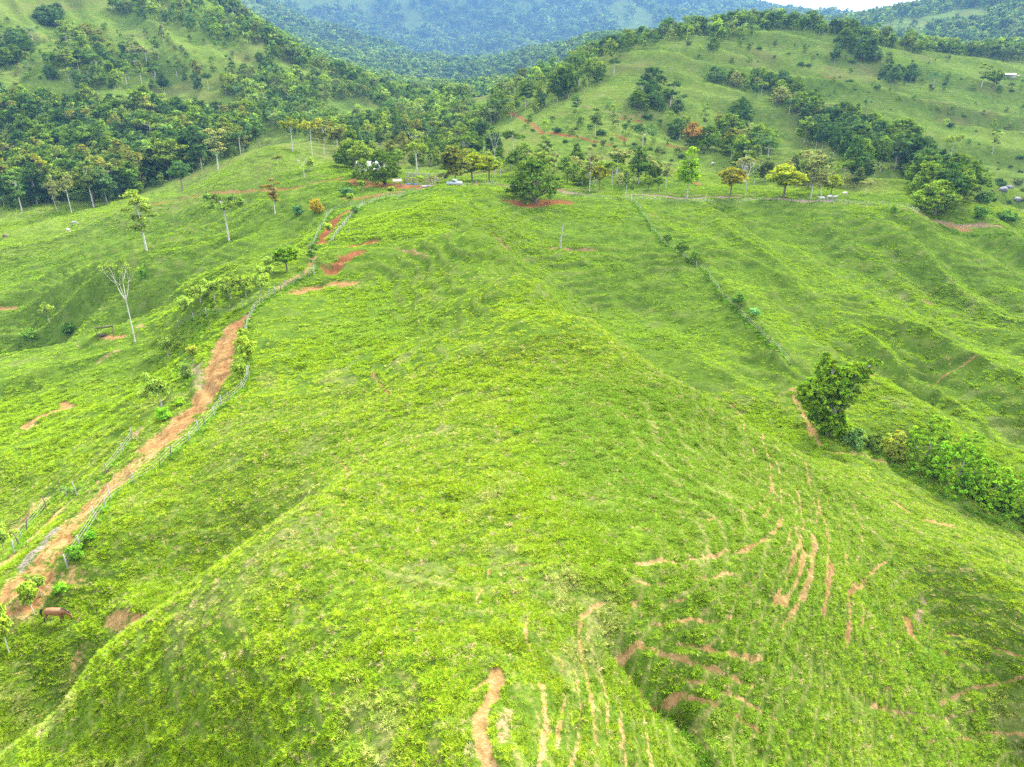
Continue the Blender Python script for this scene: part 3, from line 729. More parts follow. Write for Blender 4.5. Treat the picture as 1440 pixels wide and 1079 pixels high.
def blobs_of(r, kind):
    """crown lobes of each kind of tree, in metres, with its natural height"""
    if kind == 'broad':          # short trunk, wide dense dome reaching low
        b = [(0, 0, 4.7, 4.4, 4.2, 3.8)]
        for k in range(9):
            a = k * .7 + r.uniform(-.3, .3); b.append((3.4 * math.cos(a), 3.3 * math.sin(a), r.uniform(1.5, 5.2), 2.0, 2.0, 1.7))
        b += [(r.uniform(-1.6, 1.6), r.uniform(-1.6, 1.6), r.uniform(7.0, 7.9), 1.7, 1.7, 1.3) for _ in range(4)]
        return b, 9.2, 1.0
    if kind == 'round':          # rounded crown on a clear stem
        b = [(0, 0, 6.0, 2.9, 2.9, 2.5)]
        for k in range(8):
            a = k * .8 + r.uniform(-.3, .3); b.append((2.3 * math.cos(a), 2.3 * math.sin(a), r.uniform(4.2, 7.0), 1.4, 1.4, 1.0))
        b.append((r.uniform(-.6, .6), r.uniform(-.6, .6), 8.2, 1.5, 1.5, 1.0))
        return b, 9.2, 3.4
    if kind == 'forest':         # tall stem, lumpy crown
        b = [(0, 0, 11.4, 3.0, 3.0, 5.2)]
        for k in range(11):
            a = k * .85 + r.uniform(-.4, .4); rr = r.uniform(1.9, 3.6); b.append((rr * math.cos(a), rr * math.sin(a), r.uniform(5.6, 14.6), r.uniform(1.3, 2.1), r.uniform(1.3, 2.1), r.uniform(.9, 1.5)))
        b.append((r.uniform(-1, 1), r.uniform(-1, 1), 16.6, 1.7, 1.7, 1.1))
        return b, 18.0, 4.5
    if kind == 'thick':          # woodland tree leafy almost to the ground
        b = [(0, 0, 7.6, 2.9, 2.9, 5.2)]
        for k in range(10):
            a = k * .75 + r.uniform(-.4, .4); rr = r.uniform(1.7, 2.9); b.append((rr * math.cos(a), rr * math.sin(a), r.uniform(2.8, 11.5), r.uniform(1.3, 2.0), r.uniform(1.3, 2.0), r.uniform(1.0, 1.6)))
        b.append((r.uniform(-1, 1), r.uniform(-1, 1), 13.0, 1.6, 1.6, 1.2))
        return b, 14.4, 3.0
    if kind == 'umbrella':       # flat spreading tiers
        b = []
        for k in range(12):
            a = k * .72 + r.uniform(-.3, .3); rr = r.uniform(1.2, 4.2); b.append((rr * math.cos(a), rr * math.sin(a), 11.6 - rr * .4 + r.uniform(-2.2, .8), r.uniform(1.2, 1.9), r.uniform(1.2, 1.9), .8))
        return b, 13.0, 7.0
    if kind == 'tall':           # slender pale stem, open crown
        b = []
        for k in range(15):
            a = k * .9 + r.uniform(-.4, .4); z = r.uniform(6.2, 16.8); rr = r.uniform(.5, 3.3) * (1.15 - abs(z - 12.5) / 8); b.append((rr * math.cos(a), rr * math.sin(a), z, r.uniform(.8, 1.3), r.uniform(.8, 1.3), r.uniform(.5, .9)))
        return b, 17.5, 7.0
    if kind == 'conical':
        b = [(0, 0, z, 2.6 * (1 - (z - 5) / 13) + .3, 2.6 * (1 - (z - 5) / 13) + .3, 1.5) for z in (6, 8, 10, 12, 14)]
        b += [(r.uniform(-1.4, 1.4), r.uniform(-1.4, 1.4), r.uniform(6, 11), 1.1, 1.1, .8) for _ in range(5)]
        return b, 15.5, 5.0
    if kind == 'sapling':        # living fence post with a mop of leaves
        b = [(0, 0, 2.5, 1.0, 1.0, .9)] + [(r.uniform(-.9, .9), r.uniform(-.9, .9), r.uniform(1.7, 3.3), .6, .6, .45) for _ in range(8)]
        return b, 3.7, 1.4
    if kind == 'feathery':       # low airy spreading tree
        b = [(0, 0, 2.8, 1.7, 1.7, 1.0)] + [(r.uniform(-1.9, 1.9), r.uniform(-1.9, 1.9), r.uniform(1.5, 3.8), .85, .85, .5) for _ in range(12)]
        return b, 4.4, 1.9
    if kind == 'bush':
        b = [(0, 0, .9, 1.2, 1.2, .85)] + [(r.uniform(-1.1, 1.1), r.uniform(-1.1, 1.1), r.uniform(.5, 1.4), .7, .7, .5) for _ in range(6)]
        return b, 2.1, .7

LEAFY = {'broad': (240, 22, .75, .30, .6), 'round': (170, 20, .7, .30, .5), 'forest': (200, 18, .95, .40, .5), 'thick': (220, 18, .95, .40, .55), 'umbrella': (130, 18, .85, .30, .2),
         'tall': (190, 16, .8, .30, .2), 'conical': (150, 16, .7, .30, .4), 'sapling': (130, 18, .34, .16, .3), 'feathery': (210, 18, .42, .16, .15), 'bush': (80, 18, .4, .17, .4)}
BARK = {'broad': BARK_DARK, 'round': BARK_DARK, 'forest': BARK_GREY, 'thick': BARK_GREY, 'umbrella': BARK_PALE, 'tall': BARK_PALE, 'conical': BARK_GREY, 'sapling': BARK_PALE, 'feathery': BARK_GREY, 'bush': BARK_DARK}

def make_proto(kind, seed, dense=1.0, fine=1.0):
    r = np.random.default_rng(seed)
    bl, H, fork = blobs_of(r, kind)
    nc, per, cr, sz, shell = LEAFY[kind]
    V, Q, S = leaves(r, bl, int(nc * dense), int(per * (1 + (1 / fine - 1) * .8)), cr, sz * fine, shell=shell)
    crown = raw_mesh('crown', V, quads=Q, mats=[LEAF], shade=S)
    TV, TQ = [], []
    rad = {'broad': .38, 'round': .22, 'forest': .2, 'thick': .2, 'umbrella': .2, 'tall': .18, 'conical': .17, 'sapling': .07, 'feathery': .11, 'bush': .07}[kind]
    lean = r.normal(0, .03 * H, 2)
    top = np.array([lean[0] * .6, lean[1] * .6, H * .8])
    mid = np.array([lean[0] * .25 + r.normal(0, .01 * H), lean[1] * .25, fork])
    tube(TV, TQ, [(0, 0, -.4), (0, 0, fork * .25), mid, (mid + top) / 2 + r.normal(0, .02 * H, 3), top], [rad * 1.35, rad, rad * .82, rad * .5, rad * .12], 7)
    for b in bl:
        c = np.array(b[:3]); s = mid + (top - mid) * min(max((c[2] - fork) / max(top[2] - fork, .1) - .35, 0), .7)
        e = c + np.array([0, 0, -.1])
        tube(TV, TQ, [s, (s + e) / 2 + np.array([0, 0, -.04 * np.linalg.norm(e - s)]), e], [rad * .42, rad * .28, rad * .08], 5)
    trunk = raw_mesh('trunk', TV, quads=TQ, mats=[BARK[kind]], smooth=True)
    return dict(trunk=trunk, crown=crown, H=H, W=2 * max(math.hypot(b[0], b[1]) + b[3] for b in bl) * .92)

PROTO = {}
for kind, n in (('broad', 3), ('round', 3), ('forest', 5), ('thick', 4), ('umbrella', 3), ('tall', 4), ('conical', 2), ('sapling', 3), ('feathery', 3), ('bush', 3)):
    PROTO[kind] = [make_proto(kind, 100 + 13 * i + len(kind) * 7) for i in range(n)]

def bare_proto(seed, H=14.0, forks=4, tips=True, spread=.30):
    """leafless white tree with rising limbs, a few wisps of leaf at the tips"""
    r = np.random.default_rng(seed); V, Q, ends = [], [], []
    f = H * .55
    tube(V, Q, [(0, 0, -.4), (.05, 0, f * .5), (0, .05, f)], [.15, .11, .09], 7)
    def grow(p, d, L, rad, lev):
        e = p + d * L; m = (p + e) / 2 + np.array([d[0], d[1], 0]) * L * .10
        tube(V, Q, [p, m, e], [rad, rad * .8, rad * .5], 5)
        if lev == 0: ends.append(e); return
        for k in range(3 if lev > 1 else 2):
            a = r.uniform(0, 6.28); dd = d + np.array([math.cos(a), math.sin(a), 0]) * r.uniform(.3, .6); dd[2] = abs(dd[2]) * .8 + .2; dd /= np.linalg.norm(dd)
            grow(e, dd, L * r.uniform(.5, .72), rad * .5, lev - 1)
    for k in range(forks):
        a = k * 2 * math.pi / forks + r.uniform(-.3, .3)
        d = np.array([math.cos(a) * spread * 1.9, math.sin(a) * spread * 1.9, .9]); d /= np.linalg.norm(d)
        grow(np.array([0, .05, f - .1 - .3 * k / forks]), d, H * .24, .075, 2)
    t = raw_mesh('trunk', V, quads=Q, mats=[BARK_PALE], smooth=True)
    bl = [(e[0], e[1], e[2], .5, .5, .22) for e in ends]
    lv, lq, ls = leaves(r, bl, int(len(ends) * 2.2), 9, .5, .14, shell=.1)
    return dict(trunk=t, crown=raw_mesh('crown', lv, quads=lq, mats=[LEAF], shade=ls) if tips else None, H=H * 1.03, W=H * .5)
PROTO['bare'] = [bare_proto(5, 14.0, 4, True, .19), bare_proto(9, 14, 3, True, .22), bare_proto(11, 14, 4, False, .34)]

def palm_proto(seed):
    r = np.random.default_rng(seed); V, Q = [], []
    tube(V, Q, [(0, 0, -.3), (.1, 0, 2.5), (.05, .1, 5.2)], [.24, .18, .16], 7)
    t = raw_mesh('trunk', V, quads=Q, mats=[BARK_GREY], smooth=True)
    LV, LT, S = [], [], []
    for k in range(17):
        a = k * 2.4; el = r.uniform(-.1, 1.25); L = r.uniform(2.7, 3.6); p = np.array([.05, .1, 5.2]); pts = [p]
        d = np.array([math.cos(a) * math.cos(el), math.sin(a) * math.cos(el), math.sin(el)])
        for s in range(7):
            p = p + d * L / 7; d = d + np.array([0, 0, -.21]); d /= np.linalg.norm(d); pts.append(p)
        side = np.array([-math.sin(a), math.cos(a), 0])
        c = r.uniform(.75, 1.2)
        for s in range(7):
            w = .75 * math.sin(.35 + 2.5 * (s + .5) / 7)
            for sg in (-1, 1):
                for q in (0, .5):
                    b0 = pts[s] + (pts[s + 1] - pts[s]) * q; b1 = b0 + (pts[s + 1] - pts[s]) * .34
                    tip = (b0 + b1) / 2 + side * sg * w + (pts[s + 1] - pts[s]) * .7 + np.array([0, 0, -.3 * w])
                    k0 = len(LV); LV += [b0, b1, tip]; LT.append((k0, k0 + 1, k0 + 2)); S += [np.array([c, c, c])] * 3
    return dict(trunk=t, crown=raw_mesh('crown', LV, tris=LT, mats=[LEAF], shade=np.array(S)), H=7.6, W=6.0)
PROTO['palm'] = [palm_proto(1), palm_proto(2)]

DARK, DEEP, MID, LIGHT, YEL, OLIVE, GREY, BLUE, BRIGHT, RUST = (.050, .105, .017), (.032, .080, .021), (.085, .165, .020), (.125, .21, .032), (.135, .205, .014), (.095, .13, .028), (.13, .175, .065), (.046, .105, .034), (.11, .24, .010), (.17, .115, .028)

def dist_to(x, y, z):
    return y * math.cos(PITCH) - (z - CZ) * math.sin(PITCH)

def plant(name, kind, x, y, scale, wide, tint, label, cat='tree', group=None, rot=None, pick=None, sink=0.0):
    """one tree: an empty at its foot carrying trunk and crown"""
    P = PROTO[kind]; p = P[int(RNG.integers(len(P))) if pick is None else pick % len(P)]
    z = float(gz(np.array([x]), np.array([y]))[0])
    e = bpy.data.objects.new(name, None); C.objects.link(e)
    e.empty_display_size = .5
    e.location = (x, y, z - sink); e.scale = (scale * wide, scale * wide, scale); e.rotation_euler = (0, 0, RNG.uniform(0, 6.28) if rot is None else rot)
    e['label'] = label; e['category'] = cat
    if group: e['group'] = group
    t = link_obj('stems' if kind == 'bush' else 'trunk', p['trunk'], e)
    if p['crown'] is not None:
        c = link_obj('crown', p['crown'], e); j = RNG.uniform(.86, 1.14)
        c.color = (tint[0] * j * 1.45, tint[1] * j * 1.25, tint[2] * j * .98, 1)
    return e

def stand_out(u, v, hpx, wpx, kind, tint, label, name='pasture_tree', cat='tree', group=None, pick=None, rot=None):
    x, y = at(u, v, Z); x, y = float(x[0]), float(y[0])
    z = float(gz(np.array([x]), np.array([y]))[0])
    d = dist_to(x, y, z); P = PROTO[kind][0 if pick is None else pick % len(PROTO[kind])]
    sc = hpx * d / FPX / P['H'] / math.cos(math.atan((540 - v) / FPX) - PITCH) ; wd = wpx * d / FPX / P['W'] / sc
    return plant(name, kind, x, y, sc, wd, tint, label, cat, group, rot, 0 if pick is None else pick)

ONES = [
 (752, 285, 60, 78, 'broad', DARK, 'broad dark green round tree standing on bare red earth just below the road', 0),
 (1313, 302, 46, 64, 'broad', MID, 'round leafy green tree leaning over the earth bank of the road', 1),
 (1102, 277, 44, 52, 'round', YEL, 'large rounded yellow green tree behind the wire fence near the white cattle', 0),
 (1027, 278, 41, 38, 'round', (.13, .15, .016), 'yellow green tree with brown inner foliage where the pale road ends', 1),
 (1168, 277, 30, 26, 'round', YEL, 'small yellow green tree right behind the three white cattle', 2),
 (966, 279, 72, 34, 'conical', BRIGHT, 'slim pale-stemmed tree with a bright green pointed crown beside the road', 0),
 (696, 251, 68, 22, 'bare', LIGHT, 'tall white-barked tree with an almost bare top behind the yellow green trees', 1),
 (640, 257, 50, 46, 'thick', OLIVE, 'olive brown tree shading the parked white pickup', 0),
 (664, 255, 38, 38, 'round', (.12, .18, .012), 'yellow green roadside tree next to the olive tree over the pickup', 0),
 (688, 255, 34, 34, 'round', (.12, .18, .012), 'yellow green roadside tree beside the tall white-barked tree', 2),
 (541, 261, 48, 50, 'broad', DARK, 'big dark tree in front of the farmhouse hiding its right half', 2),
 (512, 259, 34, 32, 'broad', MID, 'green tree at the left end of the farmhouse under its pale roof', 0),
 (587, 246, 52, 40, 'umbrella', LIGHT, 'light green flat-topped tree on a pale stem above the corral', 0),
 (587, 226, 40, 26, 'bare', LIGHT, 'white forked almost leafless tree above the trees behind the corral', 0),
 (206, 352, 84, 50, 'tall', LIGHT, 'tall pale-trunked tree with airy crown leaning on the left pasture slope', 0),
 (322, 338, 70, 62, 'umbrella', (.075, .15, .028), 'spreading tree with forked white trunk on the left pasture slope', 1),
 (190, 481, 108, 46, 'bare', LIGHT, 'white leafless tree with rising bare limbs beside the little shelter', 0),
 (387, 301, 48, 30, 'tall', (.12, .11, .03), 'brownish pale-trunked tree below the red trail on the left', 1),
 (404, 382, 36, 34, 'round', (.07, .16, .012), 'round bright green small tree left of the dirt track bend', 0),
 (257, 268, 40, 30, 'round', (.045, .11, .03), 'single round green tree standing in front of the forest edge', 1),
 (307, 238, 56, 32, 'tall', GREY, 'grey green tree with forked pale trunk at the right end of the forest edge', 2),
 (31, 297, 54, 26, 'tall', (.05, .12, .03), 'slanting white-trunked tree at the far left of the forest edge', 3),
 (69, 284, 66, 28, 'tall', (.13, .17, .02), 'white-trunked tree with yellow green top at the forest edge', 0),
 (81, 299, 50, 18, 'tall', GREY, 'thin bare-looking pale tree in front of the dark forest edge', 1),
 (101, 300, 56, 30, 'umbrella', GREY, 'grey green thin tree spreading upwards in front of the forest edge', 2),
 (132, 292, 66, 30, 'tall', (.075, .14, .03), 'pair of slender white stems with light green top in the forest edge', 2),
 (168, 270, 52, 26, 'tall', (.05, .11, .025), 'slim white stem against dark trees midway along the forest edge', 3),
 (412, 213, 50, 34, 'umbrella', (.12, .17, .022), 'first yellow green flat-topped tree behind the grassy knoll wall', 0),
 (439, 218, 54, 36, 'umbrella', (.14, .18, .02), 'middle yellow green flat-topped tree with bare pale stems on the knoll', 1),
 (456, 217, 46, 28, 'tall', (.11, .15, .03), 'thin pale-stemmed tree right of the flat-topped yellow green trees', 1),
 (391, 234, 16, 20, 'umbrella', OLIVE, 'small olive tree alone on the grassy knoll', 2),
 (428, 250, 30, 22, 'bare', LIGHT, 'small leafless grey tree on the dry knoll above the red trail', 2),
 (437, 240, 18, 14, 'conical', LIGHT, 'small light green tree above the red trail on the knoll', 1),
 (768, 234, 42, 26, 'tall', (.07, .14, .03), 'forked white-limbed tree behind the broad dark tree', 0),
 (722, 226, 46, 36, 'umbrella', DARK, 'dark flat-topped tree left of the forked white-limbed tree', 1),
 (738, 232, 30, 24, 'thick', MID, 'green roundish tree between the dark flat-topped and the white-limbed tree', 1),
 (829, 270, 60, 30, 'tall', GREY, 'thin grey leaning tree at the start of the pale road', 1),
 (843, 268, 34, 26, 'round', (.13, .17, .015), 'small yellow brown tree just behind the pale road', 1),
 (820, 262, 24, 34, 'broad', MID, 'low dark green clump behind the road next to the thin grey tree', 1),
 (912, 268, 20, 15, 'round', MID, 'left one of two small round trees at the roadside', 0),
 (926, 268, 19, 15, 'round', MID, 'right one of two small round trees at the roadside', 1),
 (880, 278, 40, 16, 'tall', (.09, .16, .03), 'left slim pale stem standing at the top of the valley fence', 2),
 (888, 282, 42, 16, 'tall', (.08, .15, .03), 'right slim pale stem standing at the top of the valley fence', 3),
 (898, 258, 50, 38, 'thick', DARK, 'dense dark tree below the red hill track', 2),
 (921, 254, 28, 24, 'broad', DARK, 'small dark rounded tree right of the dense dark tree below the track', 2),
 (868, 246, 36, 34, 'umbrella', MID, 'mid green spreading tree left of the dense dark tree below the track', 0),
 (903, 214, 42, 42, 'umbrella', (.05, .11, .035), 'large open flat-crowned tree on the hillside beside the red cut', 2),
 (837, 192, 40, 24, 'tall', (.07, .13, .03), 'pale slender tree standing above the red hill track', 2),
 (810, 160, 26, 22, 'tall', (.05, .12, .03), 'small slender tree on the green knob above the red track', 0),
 (1140, 279, 64, 36, 'tall', GREY, 'white-stemmed thin-leaved tree between the two yellow green trees', 0),
 (1154, 279, 44, 30, 'tall', GREY, 'second thin grey tree close to the three white cattle', 1),
 (1048, 276, 52, 34, 'bare', LIGHT, 'leafless white tree with fanning limbs next to the yellow brown tree', 2),
 (1217, 273, 22, 26, 'umbrella', GREY, 'grey thin clump of pale stems behind the grassy mound', 0),
 (1038, 186, 46, 40, 'broad', DEEP, 'solitary dark round-crowned tree in the middle of the right hillside', 1),
 (1003, 72, 18, 18, 'broad', DARK, 'dark small tree alone on the pale upper hillside', 0),
 (917, 122, 26, 38, 'broad', DEEP, 'wide very dark tree on the left part of the right hillside', 2),
 (740, 150, 36, 22, 'conical', DARK, 'left dark pointed tree on the crest of the knob', 0),
 (784, 142, 44, 30, 'thick', DARK, 'tall dark crest tree in the clump left of the red hill road', 0),
 (799, 138, 44, 26, 'thick', DARK, 'right tall dark crest tree in the clump left of the red hill road', 1),
 (1335, 228, 42, 26, 'umbrella', LIGHT, 'slim tree with tiered light crown on the right pasture slope', 1),
 (1395, 216, 30, 18, 'tall', LIGHT, 'slim small tree alone on the far right pasture slope', 2),
 (974, 208, 34, 28, 'round', RUST, 'rusty brown tree at the left foot of the right hillside woods', 2),
 (1396, 125, 26, 24, 'round', MID, 'mid green rounded tree left of the palm on the right hill', 0),
 (1380, 122, 30, 22, 'tall', LIGHT, 'light thin tree beside the palm on the right hill', 3),
 (958, 364, 26, 22, 'round', (.075, .16, .025), 'small round tree in the valley fence line, middle one of three', 0),
 (938, 347, 18, 14, 'round', (.075, .16, .025), 'uppermost small round tree in the valley fence line', 1),
 (977, 371, 18, 20, 'broad', (.075, .16, .025), 'low round tree in the valley fence line beside the middle one', 2),
 (1037, 434, 22, 20, 'round', (.055, .14, .02), 'dark round little tree lowest in the valley fence line', 2),
 (442, 386, 50, 24, 'tall', (.06, .14, .02), 'vine-covered pale stump tree with leafy top beside the red scar', 1),
]
for (u, v, h, w, k, t, lab, pk) in ONES:
    stand_out(u, v, h, w, k, t, lab, pick=pk)
stand_out(1312, 124, 24, 26, 'palm', (.02, .06, .03), 'lone dark palm tree on the right hillside', 'palm_tree', 'palm', pick=0)
stand_out(46, 62, 26, 26, 'palm', (.03, .08, .035), 'palm tree on the left hillside beside dark woods', 'palm_tree', 'palm', pick=1)
stand_out(20, 138, 18, 18, 'palm', (.03, .08, .035), 'small palm at the left edge above the forest', 'palm_tree', 'palm', pick=0)
# young living posts and feathery trees along the dirt road
for (u, v, h, w, k, lab) in [
 (343, 487, 26, 20, 'sapling', 'leafy young tree uppermost on the right bank of the dirt road'), (347, 506, 34, 30, 'sapling', 'fluffy young tree with leaning white stem on the right bank of the dirt road'),
 (351, 531, 56, 26, 'sapling', 'tallest white-stemmed young tree on the right bank of the dirt road'), (340, 546, 36, 19, 'sapling', 'lowest leafy young tree on the right bank of the dirt road bend'),
 (227, 572, 46, 50, 'feathery', 'feathery light green tree left of the dirt road bend'), (237, 502, 30, 34, 'feathery', 'feathery tree left of the road near its top'),
 (48, 864, 42, 30, 'sapling', 'light green young tree with white stem between the dirt road and the horse'), (58, 838, 30, 34, 'feathery', 'leafy young tree up the road from the horse'),
 (13, 918, 60, 36, 'sapling', 'white-stemmed leafy young tree at the left picture edge below the horse'), (6, 775, 34, 40, 'feathery', 'leafy light tree at the left edge beside the road strip'),
 (282, 425, 26, 36, 'feathery', 'first feathery tree at the left end of the row above the road top'), (302, 422, 30, 36, 'feathery', 'second feathery tree from the left in the row above the road top'),
 (325, 420, 34, 38, 'feathery', 'third feathery tree in the middle of the row above the road top'), (346, 418, 34, 36, 'feathery', 'fourth feathery tree in the row above the road top'),
 (368, 420, 36, 36, 'feathery', 'right end feathery tree of the row above the road top'), (374, 400, 28, 30, 'feathery', 'feathery tree behind the right end of the row above the road top'),
 (382, 384, 26, 36, 'feathery', 'feathery tree between the row and the round bright green tree'), (258, 437, 20, 30, 'feathery', 'low feathery tree left of the row above the road top'),
 (70, 455, 30, 24, 'feathery', 'thin feathery small tree on the left spur'),
 (463, 330, 16, 16, 'sapling', 'small light tree growing in the red track'), (550, 274, 12, 13, 'sapling', 'squat clipped light green tree at the farm fence'),
 (592, 262, 15, 13, 'sapling', 'leafy light green post tree by the corral'), (608, 256, 10, 10, 'sapling', 'small round light tree between corral and blue-shirted person'),
 (493, 288, 16, 14, 'sapling', 'small tree above the top of the red track'), (510, 268, 14, 14, 'sapling', 'small light green tree below the farmhouse yard')]:
    stand_out(u, v, h, w, k, (.15, .26, .03) if k == 'sapling' else (.135, .235, .04), lab, 'young_tree', 'tree', pick=len(lab) % 3)
for (u, v, h, w, t, lab) in [
 (420, 303, 15, 22, (.03, .08, .03), 'dark rounded bush below the brown tree on the left'), (446, 300, 22, 22, (.16, .14, .012), 'yellow flowering bush beside the dark rounded bush'),
 (270, 502, 20, 20, (.10, .14, .02), 'yellow green bush on the left bank of the dirt road'), (262, 530, 20, 20, (.06, .11, .03), 'bush with dark base at the left edge of the road bend'),
 (254, 570, 12, 16, (.09, .2, .012), 'bright small bush on the left road verge'), (230, 590, 18, 24, (.07, .19, .012), 'bright green rounded bush left of the lower dirt road'),
 (98, 470, 18, 26, (.035, .09, .016), 'dark green bush alone on the left spur'), (43, 475, 14, 22, (.05, .12, .016), 'green bush at the left below the spur crest'),
 (202, 392, 20, 14, (.05, .13, .015), 'green bush at the foot of the tall pale-trunked tree'), (487, 275, 14, 24, (.03, .08, .03), 'dark wide bush below the farmhouse yard'),
 (500, 300, 12, 14, (.05, .12, .02), 'bush at the top of the red track'), (130, 760, 14, 18, (.06, .17, .015), 'bright bush by the fence on the lower dirt road'), (105, 785, 20, 26, (.06, .16, .015), 'leafy bush over a fence post beside the lower dirt road'),
 (88, 835, 16, 24, (.06, .17, .012), 'bright green bush up the slope from the horse'), (727, 610, 9, 14, (.06, .14, .02), 'lush low weed bush on the middle of the ridge'),
 (1060, 443, 12, 18, (.06, .16, .06), 'bluish green low bush at the foot of the lowest fence line tree'), (1256, 300, 14, 10, (.06, .14, .02), 'little bush on the grassy mound by the earth bank'),
 (1385, 288, 22, 26, (.05, .11, .03), 'bush on the slope beyond the right earth bank'), (1376, 306, 18, 26, (.035, .09, .02), 'dark bush behind the right earth bank'), (1415, 312, 18, 34, (.035, .09, .02), 'wide dark bush behind the right earth bank near the picture edge'),
 (872, 262, 20, 14, GREY, 'grey thin bush behind the pale road')]:
    stand_out(u, v, h, w, 'bush', tuple(q * 1.5 for q in t), lab, 'bush', 'bush', pick=len(lab) % 3)

# the vine-smothered tree and the hedge in the stream gully
def gully_plant(name, label, cat, u, v, hpx, blobs, n, per, cr, sz, tint, stems, bark):
    x, y = at(u, v, Z); x, y = float(x[0]), float(y[0]); z = float(gz(np.array([x]), np.array([y]))[0])
    s = hpx * dist_to(x, y, z) / FPX
    r = np.random.default_rng(int(u)); bl = [tuple(q * s * (1.18 if i > 2 else 1) for i, q in enumerate(b)) for b in blobs]
    V, Q, S = leaves(r, bl, n, per, cr, sz, shell=.62, droop=.25)
    e = link_obj(name, None, loc=(x, y, z), label=label, category=cat)
    c = link_obj('crown', raw_mesh('crown', V, quads=Q, mats=[LEAF], shade=S), e); c.color = (*tint, 1)
    TV, TQ = [], []
    for st in stems: tube(TV, TQ, [np.array(p) * s for p in st[0]], [q * s for q in st[1]], 7)
    link_obj('trunk', raw_mesh('trunk', TV, quads=TQ, mats=[bark], smooth=True), e)
    return e
gully_plant('vine_covered_tree', 'vine-smothered dark green tree with ragged forked top in the stream gully', 'tree', 1165, 610, 116,
    [(-.03, 0, .36, .15, .16, .24), (-.08, 0, .60, .19, .18, .15), (.09, .03, .56, .14, .16, .2), (-.26, 0, .58, .15, .15, .12), (-.36, .05, .50, .10, .11, .08), (-.27, -.05, .42, .10, .10, .08), (-.16, 0, .84, .11, .11, .12), (-.19, 0, .98, .055, .06, .06), (-.02, .05, .76, .10, .12, .09), (.12, 0, .78, .12, .13, .10), (.24, .02, .84, .10, .09, .07), (.30, .05, .72, .06, .06, .05), (.37, 0, .92, .075, .06, .04), (.02, 0, .16, .14, .15, .13), (.12, -.05, .08, .15, .15, .07), (-.14, .08, .22, .08, .1, .1)],
    1350, 30, .36, .19, (.13, .235, .012), [([(0, 0, -.05), (0, 0, .3), (-.06, 0, .6), (-.1, 0, .85)], [.05, .045, .035, .015]), ([(.03, 0, -.05), (.10, 0, .4), (.2, 0, .75), (.33, 0, .9)], [.04, .03, .025, .01])], BARK_GREY)
HB = [(0, 0, .40, .30, .28, .30), (-.34, .05, .28, .17, .18, .16), (.33, 0, .34, .19, .2, .2), (.08, -.2, .22, .2, .18, .16), (.14, .1, .78, .17, .17, .13), (-.18, .1, .62, .14, .15, .12), (.3, .1, .58, .1, .1, .09), (-.05, -.2, .08, .36, .2, .08), (-.36, 0, .48, .08, .08, .07)]
for (u, v, h, t, lab) in [(1300, 652, 74, (.050, .135, .010), 'upright leafy hedge tree nearest the vine-smothered tree in the gully'), (1344, 684, 86, (.045, .135, .008), 'tallest dense bright green hedge tree in the stream gully'),
                          (1392, 708, 60, (.055, .15, .008), 'low rounded bright hedge bush at the lower end of the gully'), (1432, 722, 66, (.050, .14, .010), 'hedge bush at the right picture edge in the gully'),
                          (1256, 640, 40, (.080, .14, .020), 'pale yellowish shrub between the vine-smothered tree and the hedge'), (1200, 628, 30, (.040, .105, .028), 'low bluish green shrub at the foot of the vine-smothered tree'), (1228, 632, 26, (.05, .11, .02), 'low tangled shrub under the pale yellowish shrub')]:
    gully_plant('hedge_bush', lab, 'bush', u, v, h, HB, int(250 * h / 60), 26, .30, .17, (t[0] * 2.7, t[1] * 1.95, t[2] * 1.6), [([(0, 0, -.05), (.02, 0, .5)], [.03, .015]), ([(-.1, 0, -.05), (-.25, 0, .4)], [.02, .01]), ([(.1, 0, -.05), (.3, 0, .4)], [.02, .01])], BARK_GREY)

# ------------------------------------------------------------------ woods: every nearer tree a thing, the far ones one mass
def poly_pts(poly, n, gap, tries=14, avoid=()):
    P = np.array(poly, float); out = []
    lo, hi = P.min(0), P.max(0)
    c = RNG.uniform(lo, hi, (n * tries, 2))
    ins = np.zeros(len(c), bool)
    for (x1, y1), (x2, y2) in zip(P, np.roll(P, -1, 0)):
        q = ((y1 > c[:, 1]) != (y2 > c[:, 1])) & (c[:, 0] < (x2 - x1) * (c[:, 1] - y1) / (y2 - y1 + 1e-12) + x1); ins ^= q
    for (au, av, ru, rv) in avoid: ins &= ((c[:, 0] - au) / ru) ** 2 + ((c[:, 1] - av) / rv) ** 2 > 1
    x, y = at(c[ins, 0], c[ins, 1], Z)
    X, Y = [], []
    for a, b in zip(x, y):
        if X and np.min(np.hypot(np.array(X) - a, np.array(Y) - b)) < gap: continue
        X.append(float(a)); Y.append(float(b))
        if len(X) >= n: break
    return np.array(X), np.array(Y)

